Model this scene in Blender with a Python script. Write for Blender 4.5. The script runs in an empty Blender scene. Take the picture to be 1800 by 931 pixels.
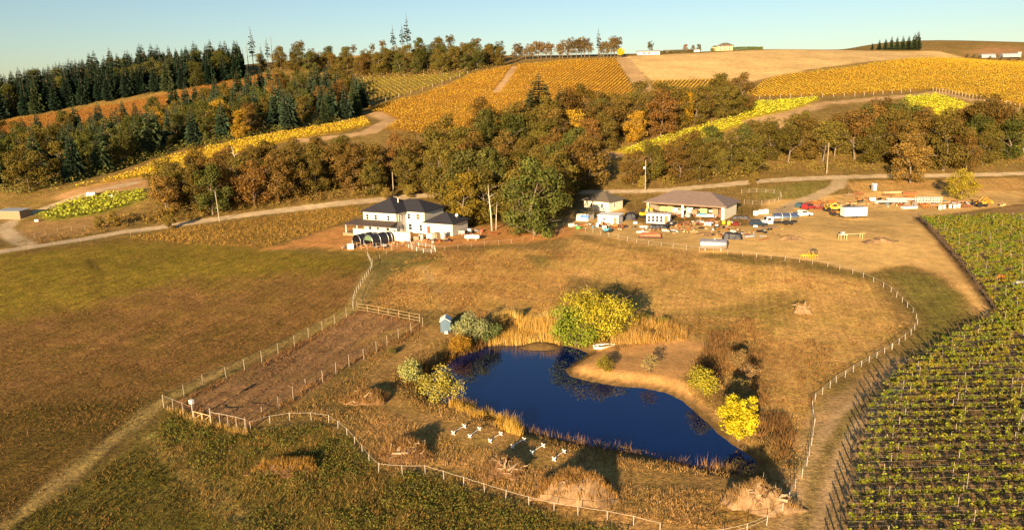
import bpy, math, random
import numpy as np
from mathutils import Matrix, Vector

# ---------------------------------------------------------------- camera, sky, sun, exposure
SC = bpy.context.scene
COL = SC.collection
TH, RO = math.radians(13.2), math.radians(1.2)
cr = Vector((1, 0, 0)); cu = Vector((0, math.sin(TH), math.cos(TH))); cf = Vector((0, math.cos(TH), -math.sin(TH)))
ax = cr * math.cos(RO) - cu * math.sin(RO); ay = cu * math.cos(RO) + cr * math.sin(RO); az = -cf
cam_data = bpy.data.cameras.new('camera'); cam = bpy.data.objects.new('camera', cam_data); COL.objects.link(cam)
cam_data.sensor_width = 36.0; cam_data.lens = 26.0; cam_data.clip_start = 1.0; cam_data.clip_end = 30000
cam.matrix_world = Matrix(((ax.x, ay.x, az.x, 0), (ax.y, ay.y, az.y, 0), (ax.z, ay.z, az.z, 40.0), (0, 0, 0, 1)))
SC.camera = cam

SUN_EL, SHADOW_AZ = math.radians(12.5), math.radians(19.5)      # shadows fall away to the north-east
sun_dir = Vector((-math.sin(SHADOW_AZ) * math.cos(SUN_EL), -math.cos(SHADOW_AZ) * math.cos(SUN_EL), math.sin(SUN_EL)))
world = bpy.data.worlds.new('World'); SC.world = world; world.use_nodes = True
wn = world.node_tree.nodes; wl = world.node_tree.links; wn.clear()
sky = wn.new('ShaderNodeTexSky'); sky.sky_type = 'NISHITA'; sky.sun_disc = False
sky.sun_elevation = SUN_EL; sky.sun_rotation = math.atan2(sun_dir.x, sun_dir.y)
sky.altitude = 100; sky.air_density = 1.0; sky.dust_density = 0.45; sky.ozone_density = 2.2
bg = wn.new('ShaderNodeBackground'); bg.inputs['Strength'].default_value = 0.05
wo = wn.new('ShaderNodeOutputWorld'); wl.new(sky.outputs[0], bg.inputs[0]); wl.new(bg.outputs[0], wo.inputs[0])
sun_data = bpy.data.lights.new('sun', 'SUN'); sun_data.energy = 5.0; sun_data.angle = math.radians(0.5); sun_data.color = (1.0, 0.74, 0.43)
sun = bpy.data.objects.new('sun', sun_data); COL.objects.link(sun)
sun.rotation_euler = sun_dir.to_track_quat('Z', 'Y').to_euler()
SC.view_settings.view_transform = 'Standard'; SC.view_settings.look = 'None'; SC.view_settings.gamma = 1.0
SC.view_settings.use_curve_mapping = False; SC.view_settings.exposure = 1.45
SC.cycles.use_denoising = True; SC.cycles.max_bounces = 5; SC.cycles.diffuse_bounces = 2; SC.cycles.glossy_bounces = 2
SC.cycles.transparent_max_bounces = 4; SC.cycles.sample_clamp_indirect = 3.0

# ---------------------------------------------------------------- helpers
RNG = np.random.default_rng(7)
random.seed(11)

def smooth(a, b, x):
    t = np.clip((x - a) / (b - a), 0, 1); return t * t * (3 - 2 * t)

def tag(o, label=None, category=None, group=None, kind=None):
    if label: o['label'] = label
    if category: o['category'] = category
    if group: o['group'] = group
    if kind: o['kind'] = kind
    return o

def mesh_np(name, V, F, smooth_shade=False, cols=None):
    """V (n,3), F (m,k): one mesh of k-gons; cols (n,4) per point"""
    V = np.ascontiguousarray(V, dtype=np.float32); F = np.ascontiguousarray(F, dtype=np.int32)
    m, k = F.shape
    me = bpy.data.meshes.new(name)
    me.vertices.add(len(V)); me.vertices.foreach_set('co', V.ravel())
    me.loops.add(m * k); me.loops.foreach_set('vertex_index', F.ravel())
    me.polygons.add(m); me.polygons.foreach_set('loop_start', np.arange(0, m * k, k, dtype=np.int32))
    if cols is not None:
        at = me.color_attributes.new('tint', 'FLOAT_COLOR', 'POINT')
        at.data.foreach_set('color', np.ascontiguousarray(cols, dtype=np.float32).ravel())
    me.update(calc_edges=True)
    me.polygons.foreach_set('use_smooth', np.full(m, smooth_shade, dtype=bool))
    return me

def link(name, me, mat=None, parent=None, loc=(0, 0, 0), rot=(0, 0, 0), scale=None):
    o = bpy.data.objects.new(name, me); COL.objects.link(o)
    if me is not None and mat is not None and len(me.materials) == 0: me.materials.append(mat)
    o.parent = parent; o.location = loc; o.rotation_euler = rot
    if scale is not None: o.scale = scale
    return o

def empty(name, loc=(0, 0, 0), rz=0.0, scale=None):
    o = bpy.data.objects.new(name, None); COL.objects.link(o); o.location = loc; o.rotation_euler = (0, 0, rz)
    o.empty_display_size = 0.3
    if scale is not None: o.scale = scale if hasattr(scale, '__len__') else (scale,) * 3
    return o

def copy_tree(o, parent=None):
    c = o.copy(); COL.objects.link(c); c.parent = parent
    for ch in list(o.children): copy_tree(ch, c)
    return c

class MB:
    """collects boxes, tubes and sheets; build() links them as one mesh"""
    def __init__(s): s.v = []; s.f = []
    def add(s, vs, fs):
        b = len(s.v); s.v += [tuple(map(float, p)) for p in vs]; s.f += [tuple(i + b for i in f) for f in fs]; return s
    def box(s, c, size, rz=0.0, ry=0.0, rx=0.0):
        hx, hy, hz_ = size[0] / 2, size[1] / 2, size[2] / 2
        M = Matrix.Rotation(rz, 3, 'Z') @ Matrix.Rotation(ry, 3, 'Y') @ Matrix.Rotation(rx, 3, 'X')
        vs = [Vector(c) + M @ Vector((x, y, z)) for z in (-hz_, hz_) for y in (-hy, hy) for x in (-hx, hx)]
        return s.add(vs, [(0, 2, 3, 1), (4, 5, 7, 6), (0, 1, 5, 4), (2, 6, 7, 3), (0, 4, 6, 2), (1, 3, 7, 5)])
    def tube(s, pts, rad, n=6, cap=True):
        pts = [Vector(p) for p in pts]
        rad = [rad] * len(pts) if not hasattr(rad, '__len__') else rad
        rings = []
        for i, p in enumerate(pts):
            t = (pts[min(i + 1, len(pts) - 1)] - pts[max(i - 1, 0)]).normalized()
            a = t.orthogonal().normalized() if i == 0 else (a - t * a.dot(t)).normalized()
            b = t.cross(a)
            rings.append([p + (a * math.cos(q) + b * math.sin(q)) * rad[i] for q in [2 * math.pi * j / n for j in range(n)]])
        vs = [v for rg in rings for v in rg]; fs = []
        for i in range(len(pts) - 1):
            for j in range(n): fs.append((i * n + j, i * n + (j + 1) % n, (i + 1) * n + (j + 1) % n, (i + 1) * n + j))
        if cap: fs.append(tuple(range(n - 1, -1, -1))); fs.append(tuple((len(pts) - 1) * n + j for j in range(n)))
        return s.add(vs, fs)
    def prism(s, poly, axis, a, b):
        """extrude a 2-D polygon along axis 'x','y' or 'z' from a to b"""
        n = len(poly)
        mk = {'x': lambda p, w: (w, p[0], p[1]), 'y': lambda p, w: (p[0], w, p[1]), 'z': lambda p, w: (p[0], p[1], w)}[axis]
        vs = [mk(p, a) for p in poly] + [mk(p, b) for p in poly]
        fs = [tuple(range(n - 1, -1, -1)), tuple(range(n, 2 * n))] + [(i, (i + 1) % n, n + (i + 1) % n, n + i) for i in range(n)]
        return s.add(vs, fs)
    def lathe(s, prof, n=12, c=(0, 0, 0)):
        vs = []; fs = []
        for (r, z) in prof:
            for j in range(n): vs.append((c[0] + r * math.cos(2 * math.pi * j / n), c[1] + r * math.sin(2 * math.pi * j / n), c[2] + z))
        for i in range(len(prof) - 1):
            for j in range(n): fs.append((i * n + j, i * n + (j + 1) % n, (i + 1) * n + (j + 1) % n, (i + 1) * n + j))
        fs.append(tuple(range(n - 1, -1, -1))); fs.append(tuple((len(prof) - 1) * n + j for j in range(n)))
        return s.add(vs, fs)
    def mesh(s, name, smooth_shade=False):
        me = bpy.data.meshes.new(name); me.from_pydata(s.v, [], s.f); me.update()
        if smooth_shade: me.polygons.foreach_set('use_smooth', np.ones(len(me.polygons), dtype=bool))
        return me
    def build(s, name, mat, parent=None, smooth_shade=False, loc=(0, 0, 0), rz=0.0):
        return link(name, s.mesh(name, smooth_shade), mat, parent, loc, (0, 0, rz))

# ---------------------------------------------------------------- materials
MATS = {}
def nodes_of(name, rough=0.8, spec=0.2, metal=0.0):
    m = bpy.data.materials.new(name); m.use_nodes = True
    nt = m.node_tree; p = nt.nodes['Principled BSDF']
    p.inputs['Roughness'].default_value = rough; p.inputs['Specular IOR Level'].default_value = spec; p.inputs['Metallic'].default_value = metal
    return m, nt, p

def paint(name, col, rough=0.7, spec=0.3, metal=0.0, var=0.15, scale=1.2, dirt=None, dirt_amt=0.0, bump=0.0):
    """plain coloured surface with mottling and, if asked, grime"""
    if name in MATS: return MATS[name]
    m, nt, p = nodes_of(name, rough, spec, metal)
    N, L = nt.nodes, nt.links
    tc = N.new('ShaderNodeTexCoord'); nz = N.new('ShaderNodeTexNoise'); nz.inputs['Scale'].default_value = scale; nz.inputs['Detail'].default_value = 6
    L.new(tc.outputs['Object'], nz.inputs['Vector'])
    mr = N.new('ShaderNodeMapRange'); mr.inputs[1].default_value = 0.3; mr.inputs[2].default_value = 0.7
    mr.inputs[3].default_value = 1 - var; mr.inputs[4].default_value = 1 + var
    L.new(nz.outputs['Fac'], mr.inputs[0])
    vm = N.new('ShaderNodeVectorMath'); vm.operation = 'SCALE'; vm.inputs[0].default_value = col[:3]; L.new(mr.outputs[0], vm.inputs['Scale'])
    out = vm.outputs[0]
    if dirt is not None:
        n2 = N.new('ShaderNodeTexNoise'); n2.inputs['Scale'].default_value = scale * 2.7; n2.inputs['Detail'].default_value = 8; n2.inputs['Roughness'].default_value = 0.7
        L.new(tc.outputs['Object'], n2.inputs['Vector'])
        r2 = N.new('ShaderNodeMapRange'); r2.inputs[1].default_value = 0.62 - 0.3 * dirt_amt; r2.inputs[2].default_value = 0.75 - 0.2 * dirt_amt
        L.new(n2.outputs['Fac'], r2.inputs[0])
        mx = N.new('ShaderNodeMix'); mx.data_type = 'RGBA'; L.new(r2.outputs[0], mx.inputs[0]); L.new(out, mx.inputs[6]); mx.inputs[7].default_value = (*dirt, 1)
        out = mx.outputs[2]
    L.new(out, p.inputs['Base Color'])
    if bump:
        bp = N.new('ShaderNodeBump'); bp.inputs['Strength'].default_value = bump; bp.inputs['Distance'].default_value = 0.1
        L.new(nz.outputs['Fac'], bp.inputs['Height']); L.new(bp.outputs[0], p.inputs['Normal'])
    MATS[name] = m; return m

def leaf_material(name, translucent=0.25, rough=0.7):
    """object colour times the per-leaf tint"""
    m = bpy.data.materials.new(name); m.use_nodes = True; nt = m.node_tree; N, L = nt.nodes, nt.links; N.clear()
    at = N.new('ShaderNodeVertexColor'); at.layer_name = 'tint'
    oi = N.new('ShaderNodeObjectInfo')
    mu = N.new('ShaderNodeMix'); mu.data_type = 'RGBA'; mu.blend_type = 'MULTIPLY'; mu.inputs[0].default_value = 1.0
    L.new(at.outputs[0], mu.inputs[6]); L.new(oi.outputs['Color'], mu.inputs[7])
    d = N.new('ShaderNodeBsdfDiffuse'); t = N.new('ShaderNodeBsdfTranslucent'); mx = N.new('ShaderNodeMixShader'); mx.inputs[0].default_value = translucent
    L.new(mu.outputs[2], d.inputs[0]); L.new(mu.outputs[2], t.inputs[0])
    L.new(d.outputs[0], mx.inputs[1]); L.new(t.outputs[0], mx.inputs[2])
    o = N.new('ShaderNodeOutputMaterial'); L.new(mx.outputs[0], o.inputs[0])
    return m

LEAF = leaf_material('leaves', 0.05); NEEDLE = leaf_material('needles', 0.05); BLADE = leaf_material('grass_blades', 0.2)
BARK = paint('oak_bark', (0.16, 0.12, 0.085), var=0.3, scale=3)
BARK_PALE = paint('pale_bark', (0.5, 0.44, 0.34), var=0.2, scale=3)
WHITE = paint('white_paint', (0.8, 0.78, 0.73), 0.5, 0.4, var=0.05)
CREAM = paint('cream_siding', (0.74, 0.68, 0.54), 0.7, var=0.05)
STEEL = paint('galvanised_steel', (0.6, 0.6, 0.62), 0.35, 0.5, 0.8, var=0.12)
RUST = paint('rusty_steel', (0.27, 0.1, 0.045), 0.9, var=0.35, scale=4)
DARK = paint('black_plastic', (0.018, 0.018, 0.022), 0.55, 0.4, var=0.2)
RUBBER = paint('tyre_rubber', (0.02, 0.02, 0.02), 0.9, var=0.1)
GLASS = paint('window_glass', (0.03, 0.035, 0.045), 0.12, 0.6, var=0.1)
WOOD = paint('weathered_wood', (0.3, 0.2, 0.12), 0.85, var=0.25, scale=5)
WOOD_NEW = paint('fresh_timber', (0.55, 0.36, 0.18), 0.8, var=0.15, scale=5)
POST_WOOD = paint('grey_post_wood', (0.34, 0.28, 0.21), 0.9, var=0.2, scale=5)
POST_DARK = paint('brown_post_wood', (0.07, 0.045, 0.03), 0.9, var=0.2, scale=5)

# --- terrain shape (metres; z = 0 at the pond meadow)
POND = [(-5.43, 115.28), (-3.51, 117.41), (-1.23, 118.13), (2.6, 118.18), (7.73, 116.14), (10.36, 114.03), (12.04, 111.51), (9.56, 108.09), (7.55, 104.84), (8.04, 102.3), (10.36, 100.41), (14.18, 98.29), (18.04, 97.25), (20.88, 95.49), (22.56, 92.5), (23.34, 88.85), (24.14, 85.44), (24.68, 82.27), (25.39, 80.01), (26.44, 77.57), (26.95, 75.54), (25.49, 72.57), (23.73, 73.26), (20.91, 74.38), (18.11, 75.92), (14.62, 77.95), (11.52, 79.2), (8.32, 80.49), (5.07, 82.41), (1.68, 84.42), (-1.14, 86.65), (-4.14, 90.21), (-6.91, 92.7), (-9.67, 93.59), (-11.81, 95.62), (-13.21, 98.93), (-13.19, 103.26), (-11.69, 107.13), (-9.36, 111.24)]
MUD_BAR = [(4.4, 115.5)]
HILLS = [(-143.34, 205, 5.74), (-158.47, 228, 7.25), (-179.63, 260, 8.7), (-150.76, 245, 8.21), (-150.42, 255, 10.73), (-133.91, 270, 12.21), (-107.89, 305, 20.91), (-70.21, 365, 26.84), (-92.9, 420, 32.87), (-219.33, 320, 11.27), (-279.36, 410, 12.49), (-317.42, 470, 24.24), (-211.64, 400, 13.4), (-168.93, 410, 23.11), (-121.07, 430, 31.65), (-336.83, 500, 28.04), (-245.92, 510, 39.68), (-184.56, 560, 55.39), (-427.79, 640, 43.44), (-340.64, 660, 55.88), (-284.39, 680, 62.36), (-238.49, 680, 66.32), (-126.95, 680, 73.79), (-164.89, 670, 71.7), (-77.69, 690, 75.22), (-5.59, 600, 62.09), (-122.28, 560, 52.11), (-28.27, 520, 51.76), (3.19, 580, 60.35), (47.08, 590, 62.77), (89.41, 610, 65.34), (84.93, 460, 38.49), (145.98, 640, 67.82), (220.54, 680, 71.63), (315.38, 700, 70.28), (404.71, 720, 69.02), (414.22, 690, 61.35), (452.71, 670, 55.87), (152, 500, 44.05), (238.13, 425, 35.35), (162.33, 395, 31.09), (42.86, 305, 15.25), (249.6, 365, 27.03), (227.37, 330, 15.94), (-11.91, 350, 23.64), (-51.27, 330, 23.68), (12.85, 310, 19.22), (107.22, 350, 26.39), (71.86, 310, 18), (-20.93, 285, 15.11), (169.17, 315, 15.65), (699.63, 1100, 86.61), (405.49, 900, 78.93)]
FLAT = [(x, y, 4.0) for x in (-320, -160, 0, 160, 320) for y in (175, 205, 235)] + [(x, y, 10.0) for x in (-700, -350, 0, 300) for y in (1000, 1250)] + [(-520, 300, 2), (-620, 560, 18), (520, 420, 40), (620, 640, 55), (420, 300, 12), (600, 1050, 75), (900, 900, 70), (-800, 800, 10)]
_C = np.array(HILLS + FLAT)
def _tps(r2): return 0.5 * r2 * np.log(r2 + 1e-6)
_S = 300.0
_P = _C[:, :2] / _S
_K = _tps(((_P[:, None] - _P[None]) ** 2).sum(-1)) + np.eye(len(_P)) * 2e-3
_Q = np.hstack([np.ones((len(_P), 1)), _P])
_A = np.block([[_K, _Q], [_Q.T, np.zeros((3, 3))]])
_W = np.linalg.solve(_A, np.concatenate([_C[:, 2], np.zeros(3)]))
def _ss(a, b, x):
    t = np.clip((x - a) / (b - a), 0, 1); return t * t * (3 - 2 * t)
def poly_sd(X, Y, poly):
    """signed distance to a polygon, negative inside"""
    p = np.asarray(poly, float); q = np.roll(p, -1, 0)
    best = np.full(X.shape, 1e18); ins = np.zeros(X.shape, bool)
    for (x0, y0), (x1, y1) in zip(p, q):
        ex, ey = x1 - x0, y1 - y0
        t = np.clip(((X - x0) * ex + (Y - y0) * ey) / (ex * ex + ey * ey + 1e-12), 0, 1)
        best = np.minimum(best, (X - x0 - t * ex) ** 2 + (Y - y0 - t * ey) ** 2)
        c = ((y0 > Y) != (y1 > Y)) & (X < (x1 - x0) * (Y - y0) / (y1 - y0 + 1e-15) + x0)
        ins ^= c
    d = np.sqrt(best); return np.where(ins, -d, d)
def line_sd(X, Y, pts):
    p = np.asarray(pts, float); best = np.full(X.shape, 1e18)
    for (x0, y0), (x1, y1) in zip(p[:-1], p[1:]):
        ex, ey = x1 - x0, y1 - y0
        t = np.clip(((X - x0) * ex + (Y - y0) * ey) / (ex * ex + ey * ey + 1e-12), 0, 1)
        best = np.minimum(best, (X - x0 - t * ex) ** 2 + (Y - y0 - t * ey) ** 2)
    return np.sqrt(best)
def height(X, Y):
    X = np.asarray(X, float); Y = np.asarray(Y, float)
    near = 4.0 * _ss(105, 190, Y)
    z = near.copy()
    far = Y > 186
    if far.any():
        x, y = X[far], Y[far]
        xs, ys = np.clip(x, -900, 900) / _S, np.clip(y, 0, 1300) / _S
        t = _W[-3] + _W[-2] * xs + _W[-1] * ys
        for (cx, cy), w in zip(_P, _W[:-3]): t = t + w * _tps((xs - cx) ** 2 + (ys - cy) ** 2)
        t = np.clip(t, -6, 95)
        b = _ss(186, 250, y); t = near[far] * (1 - b) + t * b
        fade = np.maximum(_ss(1200, 1700, y), _ss(800, 1300, np.abs(x)))
        z[far] = t * (1 - fade) + 5.0 * fade
    p = np.array(POND); box = (X > p[:, 0].min() - 8) & (X < p[:, 0].max() + 8) & (Y > p[:, 1].min() - 8) & (Y < p[:, 1].max() + 8)
    if box.any():
        d = poly_sd(X[box], Y[box], POND)
        g = z[box]
        out = -1.0 + (g + 1.0) * _ss(-0.2, 3.6, d) ** 0.8
        z[box] = np.where(d > 0, np.minimum(out, g), -1.0 - np.minimum(1.6, -d * 0.5))
        (mx, my), = MUD_BAR; q = ((X[box] - mx) / 4.6) ** 2 + ((Y[box] - my) / 2.6) ** 2
        z[box] = np.maximum(z[box], -2.0 + 1.75 * np.exp(-q))
    return z
# --- end of terrain shape

def hz(x, y): return float(height(np.array([x]), np.array([y]))[0])
def on(p, dz=0.0): return (p[0], p[1], hz(p[0], p[1]) + dz)
def noise2(X, Y, s, seed=0):
    """smooth value noise in [-1,1]"""
    X = np.asarray(X) / s; Y = np.asarray(Y) / s
    xi, yi = np.floor(X).astype(np.int64), np.floor(Y).astype(np.int64); fx, fy = X - xi, Y - yi
    fx = fx * fx * (3 - 2 * fx); fy = fy * fy * (3 - 2 * fy)
    def h(a, b):
        n = (a * 374761393 + b * 668265263 + seed * 974634777) & 0xffffffff
        n = ((n ^ (n >> 13)) * 1274126177) & 0xffffffff
        return ((n ^ (n >> 16)) & 0xffff) / 32767.5 - 1
    return (h(xi, yi) * (1 - fx) + h(xi + 1, yi) * fx) * (1 - fy) + (h(xi, yi + 1) * (1 - fx) + h(xi + 1, yi + 1) * fx) * fy
def fbm(X, Y, s, seed=0, o=4):
    return sum(noise2(X, Y, s / 2 ** i, seed + i) * 0.5 ** i for i in range(o)) / 1.6

# ---------------------------------------------------------------- ground layout
ROAD = [(-132.76, 176.25), (-127.15, 180.32), (-117.86, 188.51), (-107.3, 201.22), (-83.38, 215.44), (-59.35, 226.84), (-38, 236.83), (-25.85, 243.59), (0.52, 250.82), (19.89, 250.76), (39.17, 250.13), (54.44, 249.25), (85.42, 255.88), (116.95, 260.37), (142.77, 263.56), (187.74, 269.82), (212, 274.42)]
SIDE_ROAD = [(-121.44, 184.78), (-133.63, 195.77), (-145.46, 209.81), (-149.99, 219.91), (-148.71, 229.05), (-147.79, 238.2), (-140.46, 250.93), (-131.88, 259.36)]
DRIVEWAY = [(116.21, 259.58), (109.73, 247.1), (99.62, 237.12), (88.32, 226.53), (77.4, 212.94)]
TRACK = [(24.84, 58.37), (29.46, 66.78), (34.27, 74.91), (40.91, 84.12), (48.45, 91.67), (57.9, 101.66)]
MEADOW = [(-61.11, 58), (-125.21, 117.05), (-149.19, 163.06), (-125.13, 177.27), (-113.78, 184.06), (-102.89, 193.36), (-83.38, 183.78), (-57.11, 173.27), (-34.23, 167.4), (-30.78, 158.99), (-30.64, 141.97), (-29.61, 130.13), (-35.03, 119.71), (-41.64, 105.55), (-48.37, 94.82), (-49.65, 75.91), (-50.12, 64.21)]
MEADOW_GREEN = [(-142.04, 134.38), (-149.19, 163.06), (-125.13, 177.27), (-102.89, 193.36), (-34.23, 167.4), (-31.04, 156.91), (-42.09, 156.45), (-57.87, 151.99), (-75.44, 145.83), (-83.54, 135.49), (-96.73, 134.13)]
GARDEN = [(-46.48, 93.2), (-40.61, 88.61), (-32.91, 84.93), (-29.48, 92.89), (-24.6, 106.47), (-18.9, 115.08), (-14.93, 123.47), (-21.85, 128.48), (-28.54, 132.18), (-34.4, 119.14), (-41.05, 103.89)]
WEEDS = [(-44.13, 82.96), (-45.31, 90.58), (-32.58, 83.96), (-24.61, 85.66), (-20.11, 81.85), (-17.3, 77.16), (-14.77, 72.93), (-10.31, 72.75), (-4.61, 69.23), (1.73, 65.24), (8.13, 62.74), (11.73, 58.82), (-0.56, 53.01), (-20.86, 53.66)]
YARD = [(-47.35, 203.42), (-39.47, 195.27), (-25.24, 179.64), (-10.34, 192.27), (0.86, 183.61), (15, 189.46), (22.9, 181.46), (34.84, 169.96), (46.86, 164.99), (60.74, 160.21), (66.41, 155.44), (72.71, 147.8), (79.11, 151.26), (85.38, 154.09), (86.52, 143.15), (81.31, 121.07), (84.13, 120.9), (94.09, 150.22), (110.77, 198.84), (154.44, 220.16), (178.89, 256.5), (143.65, 246.77), (120.15, 241.64), (98.73, 234.91), (81.7, 232.98), (61.86, 192.37), (35.84, 198.34), (34.7, 232.71), (19.51, 224.23), (14.34, 200.85), (-2.88, 198.12)]
RED_EARTH = [(-59.57, 176.78), (-52.52, 198.68), (-44.59, 205.47), (-10.57, 197.22), (-4.56, 205.45), (4.83, 197.32), (15.82, 199.75), (16.33, 187.75), (2.93, 178.91), (-13.74, 176.25), (-27.1, 172.94), (-41.44, 176.35)]
SPIT = [(7.63, 104.78), (12.35, 111.06), (12.55, 112.94), (16.39, 110.97), (19.86, 112.81), (26.52, 113.97), (35.22, 122.17), (41.73, 124.07), (33.49, 115.14), (27.86, 106.31), (24.48, 98.23), (24.47, 93.56), (25.48, 86), (26.41, 80.09), (26.5, 77.77), (25.45, 80.21), (24.2, 85.67), (22.61, 92.76), (18.08, 97.49), (10.4, 100.81)]
GOLD_FIELD = [(15.73, 180.85), (38.77, 163.71), (60.41, 152.57), (68.81, 144.33), (69.04, 130.82), (65.47, 117.82), (55.32, 106.64), (41.45, 94), (34.59, 80.52), (31.16, 75.04), (33.2, 92.48), (39.04, 112.71), (39.6, 123.62), (21.87, 124.69), (23.92, 143.69), (6, 152.35)]
GREEN_PATCH = [(77.62, 148.23), (86.29, 146.88), (83.99, 133.06), (76.38, 118.54), (64.56, 106.09), (52.5, 97.52), (50.66, 98.7), (64.73, 111.17), (70.92, 121.71), (74.2, 133.69)]
TAN_FIELD = [(86.49, 605.4), (144.04, 631.43), (214.47, 661.2), (308.37, 684.34), (403.08, 716.99), (410.12, 687.44), (288.66, 581.56), (217.91, 534.4), (183.01, 514.07), (151.84, 487.16), (134.14, 503.21), (94.07, 500.18)]
VINE_SOIL = [(109.84, 197.11), (152.96, 217.99), (161.07, 196.09), (49.54, 54.31), (26.97, 55.07), (33.1, 66.64), (44.11, 86.47), (52.5, 97.52), (65.09, 108.57), (83.43, 122.09)]
HILL_TRACKS = [([(88.52, 588.84), (86.46, 522.41), (84.16, 459.54)], 11.0), ([(5.1, 557.55), (-1.17, 494.74), (-7.32, 451.96)], 4.5), ([(-86.15, 310.63), (-71.33, 318.62), (-61.27, 330.05), (-58.42, 369.08), (-69.38, 392.95)], 8.0), ([(-80.71, 422.69), (-81.91, 396.35), (-83.05, 373.47)], 5.0), ([(108.76, 337.85), (138.84, 363.74), (162.36, 391.37), (203.34, 405.92), (233.15, 415.88)], 8.0), ([(235.53, 420.25), (240.36, 386.38), (246.75, 360.51)], 5.0), ([(121.67, 449), (155.46, 499.08)], 6.0), ([(77.23, 302.98), (101.85, 315.44), (132.7, 347.1)], 7.0), ([(29.4, 287.14), (42.01, 298.87)], 8.0)]

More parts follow.
